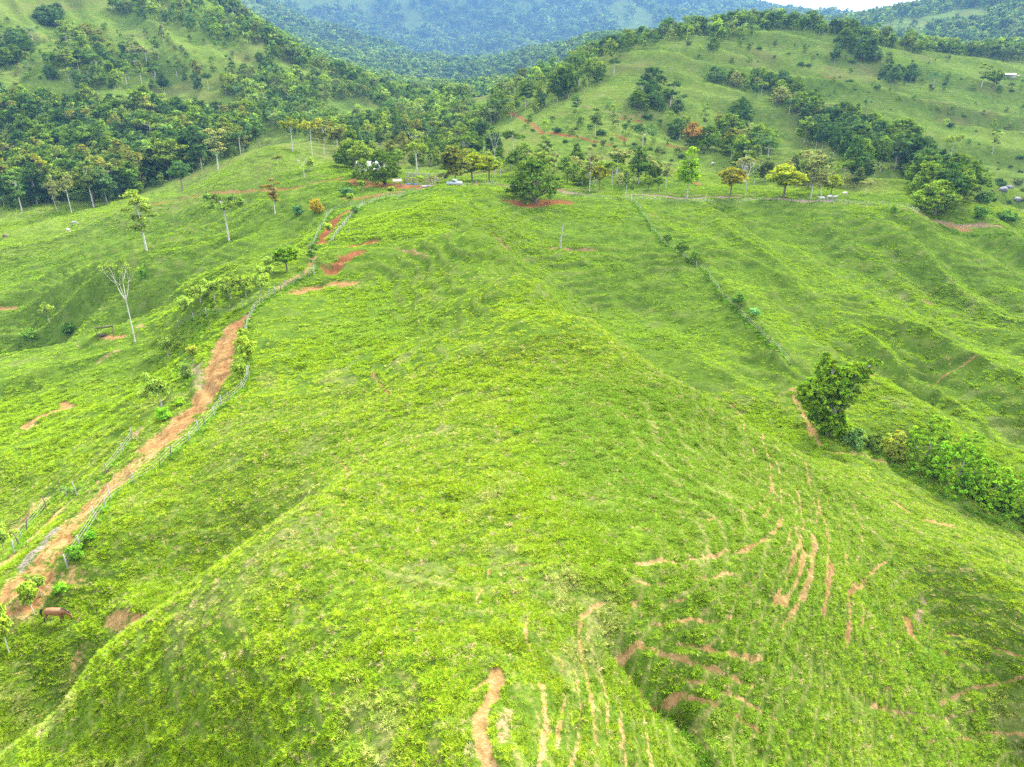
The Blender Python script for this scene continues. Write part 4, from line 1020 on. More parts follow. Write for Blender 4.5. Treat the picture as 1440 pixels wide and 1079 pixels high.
SHAPE = {'forest': 'dome-crowned tree', 'thick': 'bushy tree', 'round': 'round tree', 'umbrella': 'flat-topped tree', 'broad': 'spreading tree', 'tall': 'slender tree', 'conical': 'pointed tree'}
def wood(poly, n, gap, kinds, tints, hr, label, group, name='forest_tree', avoid=()):
    x, y = poly_pts(poly, n, gap, avoid=avoid)
    if not len(x): return 0
    pu = project(x, y, gz(x, y))[0]; n = len(x)
    cu = np.argsort(np.argsort(pu)) * 4 // n; cd = np.argsort(np.argsort(y)) * 3 // n
    for i, (a, b) in enumerate(zip(x, y)):
        k = kinds[int(RNG.integers(len(kinds)))]; t = tints[int(RNG.integers(len(tints)))]
        h = RNG.uniform(*hr); P = PROTO[k][0]
        tone = 'pale' if t[1] > .15 else 'yellowish' if t[0] / t[1] > .68 else 'bluish' if t[2] / t[1] > .35 else 'mid green' if t[1] > .11 else 'dark'
        size = 'tall ' if h > hr[0] + .7 * (hr[1] - hr[0]) else 'low ' if h < hr[0] + .25 * (hr[1] - hr[0]) else ''
        lab = f"{size}{tone} {SHAPE[k]}, {('left end', 'left middle', 'right middle', 'right end')[cu[i]] + ' ' + ('front', 'centre', 'rear')[cd[i]] if n > 24 else ('front', 'middle', 'rear')[cd[i]]} of the {label}"
        plant(name, k, a, b, h / P['H'], RNG.uniform(.9, 1.3), t, lab, 'tree', group)
    return len(x)
WOODY = [DARK, DEEP, MID, BLUE, (.055, .12, .018), (.085, .15, .024), (.10, .135, .028)]
n_ = wood([(-45, 297), (100, 292), (180, 281), (240, 257), (300, 233), (352, 214), (380, 206), (365, 182), (300, 168), (150, 162), (-45, 152)], 215, 4.2, ['forest', 'forest', 'thick', 'thick', 'thick', 'round', 'umbrella'], WOODY, (11, 19),
     'dense left forest', 'trees of the dense left forest')
print('left forest', n_)
n_ = wood([(470, 216), (560, 232), (640, 236), (700, 238), (700, 205), (650, 190), (560, 178), (480, 190), (430, 196)], 70, 5.0, ['thick', 'thick', 'round', 'forest', 'umbrella'], WOODY + [LIGHT], (8, 15),
     'hollow behind the farmhouse', 'trees in the hollow behind the farmhouse')
wood([(480, 240), (560, 238), (700, 244), (700, 236), (560, 230), (470, 224)], 18, 5.0, ['round', 'thick', 'broad'], [MID, DARK, LIGHT], (6, 10), 'trees close behind the corral', 'trees close behind the farmhouse')
wood([(950, 186), (1040, 182), (1080, 230), (1060, 250), (1000, 218), (955, 205)], 30, 5.0, ['thick', 'umbrella', 'tall', 'broad'], WOODY + [GREY], (7, 14), 'loose grove below the right hillside', 'trees of the loose right grove', 'grove_tree')
wood([(1120, 172), (1200, 175), (1250, 196), (1290, 222), (1340, 262), (1362, 290), (1330, 296), (1260, 242), (1200, 262), (1180, 225), (1130, 205)], 85, 4.2, ['thick', 'thick', 'broad', 'forest'], [DARK, DEEP, BLUE, MID], (8, 15), 'right wooded gully', 'trees of the right wooded gully', 'grove_tree')
wood([(1040, 262), (1200, 268), (1240, 255), (1100, 240), (1050, 245)], 24, 5.0, ['umbrella', 'tall', 'thick'], [GREY, (.07, .12, .04), MID], (6, 11), 'roadside thicket', 'trees of the roadside thicket', 'grove_tree')
wood([(1110, 125), (1140, 150), (1165, 178), (1125, 180), (1085, 140), (1000, 118), (1020, 110)], 26, 5.0, ['umbrella', 'broad', 'thick'], [DARK, BLUE, GREY, MID], (6, 11), 'thin tree line down the right hillside', 'trees down the right hillside', 'grove_tree')
wood([(1180, 80), (1235, 92), (1280, 115), (1255, 125), (1200, 42), (1170, 95)], 22, 5.5, ['thick', 'broad'], [DARK, BLUE], (8, 14), 'upper clump on the right hillside', 'trees of the upper right clump', 'grove_tree')
wood([(690, 178), (760, 158), (800, 140), (850, 118), (880, 100), (840, 100), (770, 130), (690, 160)], 40, 5.0, ['thick', 'umbrella', 'conical'], [DARK, MID, BLUE, LIGHT], (6, 13), 'knob crest above the red track', 'trees along the knob crest', 'grove_tree')
wood([(800, 262), (960, 266), (960, 250), (880, 240), (800, 235), (700, 232), (700, 250)], 26, 4.6, ['umbrella', 'thick', 'round', 'tall'], [GREY, MID, DARK, LIGHT], (5, 11), 'scrub belt beyond the road', 'trees of the belt beyond the road', 'grove_tree')
wood([(880, 130), (960, 140), (960, 165), (890, 155)], 14, 5, ['broad', 'umbrella'], [DEEP, DARK, BLUE], (6, 10), 'hollow below the wide dark tree', 'trees of the dark hollow', 'grove_tree')
# left hill: clumps and field edges
wood([(-20, 95), (20, 95), (48, 75), (30, 60), (-20, 62)], 18, 5, ['broad', 'thick'], [DEEP, BLUE, DARK], (7, 12), 'clump at the far left hill', 'trees of the far left clump', 'hill_tree')
wood([(62, 40), (85, 38), (85, 22), (66, 22)], 5, 6, ['broad'], [DEEP, BLUE], (9, 13), 'dark pair on the top left hill', 'dark trees on the top left hill', 'hill_tree')
wood([(85, 40), (130, 60), (125, 120), (92, 100)], 18, 5, ['umbrella', 'thick'], [LIGHT, (.06, .13, .03)], (7, 12), 'line running down the left hill', 'light trees down the left hill', 'hill_tree')
wood([(60, 125), (180, 128), (330, 138), (330, 120), (200, 100), (120, 42), (60, 112)], 46, 6, ['thick', 'umbrella', 'broad', 'forest'], WOODY + [LIGHT], (7, 13), 'belt between forest and hill pasture', 'trees between forest and hill pasture', 'hill_tree')
wood([(190, 75), (215, 90), (240, 42), (215, 112), (185, 92)], 12, 6, ['tall', 'umbrella', 'forest'], [DARK, GREY], (10, 15), 'tall group on the left hill pasture', 'tall trees on the left hill pasture', 'hill_tree')
wood([(300, 92), (345, 100), (395, 42), (380, 112), (310, 105)], 9, 7, ['broad'], [DEEP, DARK], (5, 8), 'dotted sloping left hill field', 'dark trees dotting the left hill field', 'hill_tree')
# dots of scrub on the right hillsides
for poly, n in (([(920, 42), (1100, 55), (1300, 75), (1440, 95), (1440, 210), (1360, 240), (1300, 190), (1150, 140), (1000, 100)], 42), ([(720, 175), (850, 150), (960, 165), (1000, 230), (900, 225), (760, 200)], 24), ([(1360, 230), (1440, 220), (1440, 290), (1370, 285)], 22)):
    x, y = poly_pts(poly, n, 5)
    for a, b in zip(x, y):
        P = PROTO['bush'][int(RNG.integers(3))]; s = RNG.choice([.35, .5, .6, .8, 1.0, 1.5])
        o = link_obj('shrub', P['crown'], loc=(a, b, float(gz(np.array([a]), np.array([b]))[0]) - .2), label=f"{'low' if s < .7 else 'large' if s > 1.0 else 'small'} dark shrub on the {'far right slope' if a > 190 else 'knob with the red track' if b < 440 and a < 110 else 'upper hillside' if b > 470 else 'middle hillside'} pasture, right of the valley", category='shrub', group='shrubs dotting the right hillside')
        o.scale = (s, s, s * RNG.uniform(.7, 1.2)); o.rotation_euler = (0, 0, RNG.uniform(0, 6.28)); o.color = (*[(.05, .105, .025), (.07, .14, .03), (.09, .13, .045), (.042, .09, .03)][int(RNG.integers(4))], 1)

# far woods: one mass each for the hill crests and for the mountains
def mass_proto(seed, big):
    r = np.random.default_rng(seed)
    b = [(0, 0, 5.5, 3.2, 3.2, 4.6)] + [(r.uniform(-2.4, 2.4), r.uniform(-2.4, 2.4), r.uniform(4, 10), 1.7, 1.7, 1.4) for _ in range(5)]
    V, Q, S = leaves(r, b, 44 if not big else 26, 9 if not big else 7, 1.2, .62 if not big else 1.05, shell=.6)
    TV, TQ = [], []; tube(TV, TQ, [(0, 0, -.5), (0, 0, 8)], [.3, .15], 5)
    k = len(V)
    return bpy.data.objects.new('woodland_tree', raw_mesh('woodland tree', np.vstack([V, TV]), quads=np.vstack([Q, np.array(TQ) + k]), mats=[LEAF_MASS], shade=np.vstack([S, np.tile([2.2, 1.6, 2.2], (len(TV), 1))])))
MASS = [mass_proto(i, False) for i in range(4)]; MASSB = [mass_proto(10 + i, True) for i in range(4)]
MT = np.array([DARK, DEEP, MID, BLUE, (.055, .12, .024), (.085, .15, .034), (.065, .11, .036)])
def mass(name, x, y, smin, smax, label, src, cat='forest'):
    n = len(x); s = RNG.uniform(smin, smax, n)
    t = MT[RNG.integers(0, len(MT), n)] * RNG.uniform(.8, 1.6, (n, 1)) * np.array([1.36, 1.16, .92])
    scatter(name, np.stack([x, y, gz(x, y) - .3], 1), np.stack([RNG.normal(0, .05, n), RNG.normal(0, .05, n), RNG.uniform(0, 6.28, n)], 1),
            np.stack([s * RNG.uniform(.8, 1.25, n), s * RNG.uniform(.8, 1.25, n), s], 1), RNG.integers(0, len(src), n), np.concatenate([t, np.ones((n, 1))], 1), src, dict(kind='stuff', label=label, category=cat))
X, Y = [], []
for poly, n, av in (([(150, 18), (230, -8), (330, 28), (450, 84), (560, 132), (650, 152), (690, 175), (640, 185), (560, 160), (500, 135), (430, 100), (340, 66), (240, 40)], 520, [(500, 152, 40, 14), (385, 100, 40, 10)]),
                    ([(330, 118), (420, 112), (470, 128), (520, 140), (560, 165), (640, 188), (690, 195), (640, 205), (560, 185), (470, 200), (400, 195), (370, 172), (330, 150)], 420, [(495, 158, 40, 16), (575, 158, 30, 10)]),
                    ([(690, 182), (720, 150), (800, 110), (870, 84), (920, 66), (1000, 50), (1100, 40), (1190, 46), (1300, 64), (1445, 72), (1445, 58), (1300, 50), (1100, 20), (900, 48), (780, 42), (690, 150)], 560, []),
                    ([(1000, 62), (1060, 54), (1060, 48), (1000, 52)], 30, []), ([(1330, 75), (1440, 88), (1440, 76), (1330, 68)], 60, [])):
    a, b = poly_pts(poly, n, 4.5, 5, av); X.append(a); Y.append(b)
BX_, BY_ = [], []
def skyline(u0, u1, n, ymin, ymax, spread):
    us = np.linspace(u0, u1, 160); a = ray(us, np.full(160, 200.))[0] / ray(us, np.full(160, 200.))[1]
    ys = np.linspace(ymin, ymax, 120); xx = a[:, None] * ys; g = gz(xx, np.broadcast_to(ys, xx.shape))
    el = (g - CZ) / np.hypot(xx, ys); k = el.argmax(1); yb = ys[k]
    q = RNG.uniform(0, 159, n); yy = np.interp(q, np.arange(160), yb) + RNG.uniform(-spread * .5, spread, n); aa = np.interp(q, np.arange(160), a)
    return aa * yy, yy
for args in ((285, 660, 330, 560, 800, 40), (800, 1010, 150, 420, 700, 26), (1010, 1200, 150, 520, 720, 26), (1200, 1460, 200, 560, 760, 30)):
    a, b = skyline(*args); X.append(a); Y.append(b)
a, b = poly_pts([(-45, 285), (100, 280), (180, 272), (240, 250), (300, 225), (352, 208), (365, 182), (300, 168), (150, 162), (-45, 152)], 700, 2.8, 7); X.append(a); Y.append(b)
for poly, n in (([(-20, 120), (250, 100), (400, 110), (330, 60), (150, 40), (-20, 30)], 130), ([(920, 75), (1100, 60), (1300, 80), (1440, 95), (1440, 200), (1360, 230), (1300, 180), (1150, 140), (1000, 100)], 60), ([(720, 175), (850, 150), (960, 165), (1000, 230), (900, 225), (760, 200)], 50)):
    a, b = poly_pts(poly, n, 5, 6); BX_.append(a); BY_.append(b)
a, b = poly_pts([(-45, 294), (100, 290), (180, 279), (240, 256), (300, 231), (352, 213), (352, 205), (300, 221), (240, 245), (180, 269), (100, 281), (-45, 285)], 190, 1.6, 10); BX_.append(a); BY_.append(b)
mass('hill_scrub', np.concatenate(BX_), np.concatenate(BY_), .22, .62, 'low scrub and small trees scattered over the hillside pastures', MASS, 'scrub')
mass('hill_woods', np.concatenate(X), np.concatenate(Y), .7, 1.25, 'belts of dark woodland along the crests of the middle hills', MASS)
n = 60000
th = RNG.uniform(D(-41), D(41), n); r = np.exp(RNG.uniform(math.log(830), math.log(6500), n))
X, Y = r * np.sin(th), r * np.cos(th) + OY
clear = fbm(X, Y, 330, 3, 201)
k = (clear < .635) | (RNG.uniform(0, 1, n) < .08)
side = (X > 60 + .18 * (Y - 300)) & (Y < 760); left = (X < -120) & (Y < 760)
k &= ~side & ~left
X, Y, r = X[k], Y[k], r[k]
s_ = np.clip(r / 1500, .9, 3.0)
mass('mountain_forest', X, Y, 1.0, 1.7, 'continuous rainforest covering the hazy blue mountains', MASSB)
me = bpy.data.objects['mountain_forest'].data
sc = np.empty(len(X) * 3, np.float32); me.attributes['scl'].data.foreach_get('vector', sc); sc = sc.reshape(-1, 3) * s_[:, None]; me.attributes['scl'].data.foreach_set('vector', np.ascontiguousarray(sc).ravel())
# ------------------------------------------------------------------ fences, farm, animals, people
WOOD_PALE = solid_material('weathered post', (.13, .122, .105), (.30, .285, .25), 9, .9, .3, stretch=(1, 1, .3))
WOOD_DARK = solid_material('dark old wood', (.06, .045, .035), (.16, .12, .09), 9, .9, .3, stretch=(1, 1, .3))
WOOD_BROWN = solid_material('corral wood', (.12, .075, .055), (.27, .19, .15), 6, .9, .3)
WIRE = solid_material('fence wire', (.20, .19, .18), (.32, .31, .30), 20, .6, 0, .6)
TIN = solid_material('weathered tin', (.13, .14, .15), (.24, .255, .27), 2.5, .6, .1)
RUSTTIN = solid_material('rusty tin', (.17, .085, .06), (.34, .25, .22), 2.0, .7, .1)
PALETIN = solid_material('faded tin', (.20, .14, .12), (.40, .34, .32), 1.4, .7, .1)
WALLW = solid_material('whitewashed wall', (.30, .30, .29), (.46, .46, .44), 2.0, .9, .1)
WALLD = solid_material('dark window opening', (.02, .02, .02), (.045, .045, .05), 2.0, .6, 0)
BLUEP = solid_material('blue plastic', (.05, .13, .36), (.10, .22, .52), 4, .5, 0)
CARW = solid_material('white car paint', (.26, .28, .30), (.32, .34, .36), 2, .35, 0)
CARG = solid_material('car glass', (.02, .03, .04), (.04, .05, .06), 2, .15, 0)
RUBBER = solid_material('tyre rubber', (.015, .015, .015), (.03, .03, .03), 8, .9, 0)
STONE = solid_material('dark boulder', (.055, .055, .06), (.15, .15, .16), 2.5, .95, .6)

def zat(x, y): return float(gz(np.array([x]), np.array([y]))[0])

def post_mesh(seed, h, r0, mat):
    r = np.random.default_rng(seed); V, Q = [], []
    tube(V, Q, [(0, 0, -.35), (r.normal(0, .02), r.normal(0, .02), h * .5), (r.normal(0, .05), r.normal(0, .05), h)], [r0, r0 * .95, r0 * .8], 6)
    k = len(V) - 6; V.append(np.mean(V[k:], axis=0) + np.array([0, 0, .02]))
    T = [(k + i, k + (i + 1) % 6, len(V) - 1) for i in range(6)]
    return raw_mesh('post', V, tris=T, quads=Q, mats=[mat])
POSTS = {m: [post_mesh(10 + i, hh, rr, mat) for i, (hh, rr) in enumerate(((1.35, .055), (1.5, .05), (1.2, .065), (1.65, .065)))] for m, mat in (('pale', WOOD_PALE), ('dark', WOOD_DARK))}

def fence(line, gap, wood_mix, label, name='wire_fence', tall=1.0, cat='fence'):
    pts = pixline(line, 6)
    keep = [pts[0]]
    for p in pts[1:]:
        if np.hypot(*(p - keep[-1])) < 16 + .06 * np.hypot(*p): keep.append(p)
    pts = np.array(keep); L = np.concatenate([[0], np.cumsum(np.hypot(*np.diff(pts, axis=0).T))])
    n = max(2, int(L[-1] / gap)); s = np.linspace(0, L[-1], n); s[1:-1] += RNG.uniform(-.25, .25, n - 2) * gap
    x, y = np.interp(s, L, pts[:, 0]), np.interp(s, L, pts[:, 1]); z = gz(x, y)
    e = link_obj(name, None, loc=(x[0], y[0], z[0]), label=label, category=cat)
    o = np.array([x[0], y[0], z[0]])
    for a, b, c in zip(x, y, z):
        P = POSTS['pale' if RNG.uniform() < wood_mix else 'dark']
        p = link_obj('post', P[int(RNG.integers(4))], e, (a - o[0], b - o[1], c - o[2]))
        p.rotation_euler = (RNG.normal(0, .09), RNG.normal(0, .09), RNG.uniform(0, 6.28)); p.scale = (1, 1, tall * RNG.uniform(.85, 1.15))
    for h in (.45, .8, 1.12):
        V, Q = [], []
        q = [np.array([a, b, c + h * tall]) - o for a, b, c in zip(x, y, z)]
        tube(V, Q, q, [.011] * len(q), 3)
        link_obj('wire', raw_mesh('wire', V, quads=Q, mats=[WIRE]), e)
    return e
fence('96 800 112 770 143 722 157 702 191 679 213 667 229 656 244 641 264 626 281 606 299 586 311 573 325 560 342 548 350 532 349 505', 2.4, .8, 'wire fence of pale leaning posts along the right side of the lower dirt road')
fence('349 500 346 470 352 447 364 431 380 418 398 405 416 396 432 388 444 377', 2.4, .7, 'wire fence curving from the road top up towards the red scars')
fence('466 345 476 328 486 314 498 301 512 291 532 284', 1.9, .75, 'close-set post fence on the right bank of the upper red track')
fence('532 283 550 279 566 276 582 272 598 267 612 261', 1.7, .9, 'closely staked pale fence from the red track up to the corral', tall=1.1)
fence('436 352 446 330 458 312 470 298 484 290 510 288', 3.0, .6, 'wire fence on the left bank of the upper red track')
fence('20 778 40 742 62 720 84 692 100 704 118 688 152 662 186 620', 3.4, .5, 'sparse old fence left of the lower dirt road')
fence('253 472 268 458 290 448 330 441 352 428 370 418', 3.0, .75, 'wire fence of pale posts under the feathery tree row')
fence('889 286 905 312 930 346 958 369 990 397 1010 422 1040 456 1076 492 1108 530', 4.5, .6, 'wire fence running down the valley from the road to the vine-smothered tree')
fence('700 262 790 276 850 281 900 283 960 286 1060 286 1160 287 1210 288 1250 291 1292 299', 4.0, .8, 'roadside wire fence along the edge of the pale road')
fence('372 205 386 207 402 213 426 217 454 220', 2.2, .95, 'pale picket line along the crest of the grassy knoll', tall=1.0)
fence('650 262 676 261 700 262', 2.2, .4, 'short fence beside the red earth road right of the pickup')

def things_at(name, label, cat, u, v, rz=0.0, group=None, dx=0, dy=0):
    x, y = at(u, v, Z); x, y = float(x[0]) + dx, float(y[0]) + dy
    e = link_obj(name, None, loc=(x, y, zat(x, y)), label=label, category=cat, group=group); e.rotation_euler = (0, 0, rz)
    return e

def corrugated(lx, ly, z0, z1, amp=.03, period=.22, thick=.02):
    """roof sheet, sloping from z0 at y=0 to z1 at y=ly, ribs running down the slope"""
    n = int(lx / period * 4); V, Q = [], []
    for k in range(n + 1):
        x = -lx / 2 + lx * k / n; d = amp * math.sin(k * math.pi / 2)
        V += [(x, 0, z0 + d), (x, ly, z1 + d), (x, ly, z1 + d - thick), (x, 0, z0 + d - thick)]
    for k in range(n):
        a, b = 4 * k, 4 * k + 4
        Q += [(a, b, b + 1, a + 1), (a + 1, b + 1, b + 2, a + 2), (a + 2, b + 2, b + 3, a + 3), (a + 3, b + 3, b, a)]
    return V, Q
def part(name, boxes, mat, parent, loc=None):
    V, Q = [], []
    for b in boxes: box(V, Q, *b)
    return link_obj(name, raw_mesh(name, V, quads=Q, mats=[mat]), parent, loc)

# farmhouse
h = things_at('farmhouse', 'small white farmhouse with pale tin roofs half hidden by trees', 'house', 522, 247, .25)
part('wall', [(-4, 4, -.12, 0, -.6, 2.9), (-4, 4, 5.0, 5.12, -.6, 2.9), (-4, -3.88, 0, 5, -.6, 2.9), (3.88, 4, 0, 5, -.6, 2.9)], WALLW, h)
V, Q = [], []
for x in (-4.003, 3.883):
    k = len(V); V += [np.array(p) for p in ((x, -.12, 2.9), (x, 5.12, 2.9), (x, 2.5, 4.2), (x + .12, -.12, 2.9), (x + .12, 5.12, 2.9), (x + .12, 2.5, 4.2))]
    Q += [(k, k + 1, k + 4, k + 3), (k + 1, k + 2, k + 5, k + 4), (k + 2, k, k + 3, k + 5)]
link_obj('gable', raw_mesh('gable', V, tris=[(0, 2, 1), (3, 4, 5), (6, 8, 7), (9, 10, 11)], quads=Q, mats=[WALLW]), h)
for (y0, ly, a, b) in ((-.7, 3.22, 2.62, 4.28), (5.82, -3.22, 2.62, 4.28)):
    V, Q = corrugated(9.0, ly, a, b); link_obj('roof', raw_mesh('roof', V, quads=Q, mats=[TIN]), h, (0, y0, 0))
V, Q = corrugated(8.6, 2.4, 1.95, 2.5); link_obj('veranda_roof', raw_mesh('veranda roof', V, quads=Q, mats=[TIN]), h, (-.6, -3.0, 0))
for x in (-4.6, -2.2, .2, 2.6): part('post', [(x - .06, x + .06, -2.8, -2.68, -.8, 1.96)], WOOD_PALE, h)
d = part('door', [(-.5, .4, -.15, -.125, 0, 2.0)], WOOD_DARK, h); part('handle', [(.25, .3, -.2, -.153, .95, 1.05)], TIN, d)
for x in (-2.6, 2.0):
    w = part('window', [(x - .55, x + .55, -.15, -.125, .9, 1.9)], WALLD, h); part('frame', [(x - .62, x + .62, -.17, -.153, 1.9, 1.98), (x - .62, x + .62, -.17, -.153, .82, .9), (x - .62, x - .55, -.17, -.153, .9, 1.9), (x + .55, x + .62, -.17, -.153, .9, 1.9)], WOOD_PALE, w)

# lean-to shelters
def shelter(label, u, v, rz, lx, ly, h0, h1, roofmat, trough):
    s = things_at('open_shelter', label, 'shelter', u, v, rz)
    V, Q = corrugated(lx, ly, h0, h1, .025, .2); link_obj('roof', raw_mesh('roof', V, quads=Q, mats=[roofmat]), s, (0, -ly / 2, 0))
    for x in (-lx / 2 + .35, lx / 2 - .35):
        for y, hh in ((-ly / 2 + .3, h0), (ly / 2 - .3, h1)):
            p = post_mesh(int(abs(x * 7 + y * 3)) + 3, hh + .02, .07, WOOD_DARK); link_obj('post', p, s, (x, y, 0))
    part('beam', [(-lx / 2 + .2, lx / 2 - .2, -ly / 2 + .25, -ly / 2 + .35, h0 - .16, h0 - .04)], WOOD_DARK, s); part('beam', [(-lx / 2 + .2, lx / 2 - .2, ly / 2 - .35, ly / 2 - .25, h1 - .16, h1 - .04)], WOOD_DARK, s)
    if trough: part('feed_trough', [(-.2, 1.0, -.3, -.25, .3, .6), (-.2, 1.0, .2, .25, .3, .6), (-.2, 1.0, -.25, .2, .3, .35), (-.1, 0, -.2, .15, -.3, .3), (.8, .9, -.2, .15, -.3, .3)], WOOD_DARK, s)
shelter('little open shelter with a slanting rusty tin roof on the left spur', 149, 473, math.radians(205), 3.4, 3.0, 1.5, 2.5, PALETIN, True)
shelter('small open shed with reddish roof in the farmyard', 559, 263, .3, 2.6, 2.0, 1.7, 2.2, RUSTTIN, False)
sh = things_at('long_shed', 'low long shed with white roof on the far right hillside', 'shed', 1415, 109, math.radians(-28))
V, Q = corrugated(11, 4.0, 1.7, 2.6); link_obj('roof', raw_mesh('roof', V, quads=Q, mats=[TIN]), sh, (0, -2, 0))
part('wall', [(-5.2, 5.2, 1.6, 1.72, -.6, 2.4), (-5.2, -5.08, -1.6, 1.6, -.6, 1.72)], WALLW, sh)
for x in (-5, 0, 5): part('post', [(x - .06, x + .06, -1.75, -1.63, -.6, 1.72)], WOOD_PALE, sh)

# corral of boards and stakes
def corral(line, rails, stakes, label, mat, boards_h):
    p = pixline(line, 6); L = np.concatenate([[0], np.cumsum(np.hypot(*np.diff(p, axis=0).T))]); n = max(2, int(L[-1] / 1.9)); s = np.linspace(0, L[-1], n)
    x, y = np.interp(s, L, p[:, 0]), np.interp(s, L, p[:, 1]); z = gz(x, y); o = np.array([x[0], y[0], z[0]])
    e = link_obj('corral_fence', None, loc=o, label=label, category='fence')
    for a, b, c in zip(x, y, z):
        q = link_obj('post', POSTS['dark' if not stakes else 'pale'][3], e, (a - o[0], b - o[1], c - o[2])); q.scale = (1.3, 1.3, 1.15)
    for i in range(n - 1):
        A, B_ = np.array([x[i], y[i], z[i]]) - o, np.array([x[i + 1], y[i + 1], z[i + 1]]) - o
        d = B_ - A; ln = np.linalg.norm(d[:2]); t = np.array([-d[1], d[0], 0]) / max(ln, 1e-6) * .02
        if stakes:
            for k in range(4):
                f = (k + .5) / 4; q = link_obj('stake', POSTS['pale'][k], e, tuple(A + d * f)); q.scale = (.8, .8, RNG.uniform(.95, 1.25)); q.rotation_euler = (RNG.normal(0, .06), RNG.normal(0, .06), k)
        for r in range(rails):
            hh = boards_h * (r + .6) / rails; V = []
            for P0 in (A, B_):
                for sg in (-1, 1):
                    for dz in (-.09, .09): V.append(P0 + t * sg * 1.3 + np.array([0, 0, hh + dz]) + t * 4.5)
            link_obj('board', raw_mesh('board', V, quads=[(0, 1, 3, 2), (4, 6, 7, 5), (0, 4, 5, 1), (2, 3, 7, 6), (0, 2, 6, 4), (1, 5, 7, 3)], mats=[mat]), e)
corral('568 257 580 257 594 257 606 257', 5, False, 'dark reddish board fence at the front of the corral', WOOD_BROWN, 1.7)
corral('606 256 616 254 628 252', 3, False, 'brown board gate end of the corral next to the blue-shirted person', WOOD_BROWN, 1.7)
corral('572 249 590 248 608 248 626 248', 2, True, 'pale staked fence at the back of the corral', WOOD_BROWN, 1.3)

for u, v, lab in ((574, 260, 'blue trough at the left foot of the dark board fence'), (584, 260, 'blue trough at the middle of the dark board fence')):
    t_ = things_at('feed_trough', lab, 'trough', u, v, .1)
    t_.scale = (.8, .7, .6); part('basin', [(-.9, .9, -.35, -.3, .12, .55), (-.9, .9, .3, .35, .12, .55), (-.9, -.85, -.3, .3, .12, .55), (.85, .9, -.3, .3, .12, .55), (-.85, .85, -.3, .3, .12, .2)], BLUEP, t_)
    for x in (-.8, .7): part('leg', [(x, x + .1, -.3, .3, -.3, .12)], WOOD_DARK, t_)

rs = things_at('roofing_sheet', 'loose pale tin sheet lying on the grass by the corral fence', 'tin sheet', 601, 264, .45)
V, Q = corrugated(2.9, 1.1, .45, .62, .03, .2); link_obj('sheet', raw_mesh('sheet', V, quads=Q, mats=[TIN]), rs)
for x in (-1.1, 1.0): part('prop', [(x, x + .08, .3, .9, -.3, .5)], WOOD_DARK, rs)

# pickup
tr = things_at('pickup_truck', 'white pickup parked under the olive brown tree', 'pickup', 639, 261, math.radians(-6))
def bevel_body(profile, half, mat, name, parent, taper=.93):
    n = len(profile); V = [(x, -half, z) for x, z in profile] + [(x, half, z) for x, z in profile]
    cx = sum(p[0] for p in profile) / n
    Q = [(i, (i + 1) % n, n + (i + 1) % n, n + i) for i in range(n)]
    me = bpy.data.meshes.new(name); me.from_pydata(V, [], Q + [tuple(range(n - 1, -1, -1)), tuple(range(n, 2 * n))]); me.materials.append(mat); me.update()
    o = link_obj(name, me, parent); m = o.modifiers.new('bevel', 'BEVEL'); m.width = .05; m.segments = 2
    return o
bevel_body([(-2.2, .45), (2.15, .45), (2.2, .75), (2.1, 1.0), (1.05, 1.08), (-2.2, 1.08)], .85, CARW, 'body', tr)
cabn = bevel_body([(-.55, 1.09), (1.0, 1.09), (.45, 1.68), (-.42, 1.72)], .74, CARW, 'cab', tr)
part('window', [(-.40, .42, -.757, -.743, 1.2, 1.58)], CARG, tr); part('window', [(-.40, .42, .743, .757, 1.2, 1.58)], CARG, tr)
V = [(.98, -.62, 1.16), (.98, .62, 1.16), (.535, .60, 1.63), (.535, -.60, 1.63)]
link_obj('windscreen', raw_mesh('windscreen', [(x + .025, y, z + .02) for x, y, z in V], quads=[(0, 1, 2, 3)], mats=[CARG]), tr)
part('cargo_bed', [(-2.1, -.65, -.7, .7, 1.083, 1.1)], RUBBER, tr)
for x in (-1.4, 1.35):
    for sg in (-1, 1):
        V, Q = [], []; tube(V, Q, [(0, -.12, 0), (0, .12, 0)], [.36, .36], 14)
        w = link_obj('wheel', None, tr, (x, sg * .78, .34)); link_obj('tyre', raw_mesh('tyre', V, quads=Q + [], mats=[RUBBER]), w)
        V, Q = [], []; tube(V, Q, [(0, -.125, 0), (0, -.1, 0), (0, .1, 0), (0, .125, 0)], [.02, .24, .24, .02], 12); link_obj('rim', raw_mesh('rim', V, quads=Q, mats=[TIN]), w)
for sg in (-1, 1): part('headlight', [(2.16, 2.215, sg * .62 - .16, sg * .62 + .16, .76, .9)], WALLW, tr)

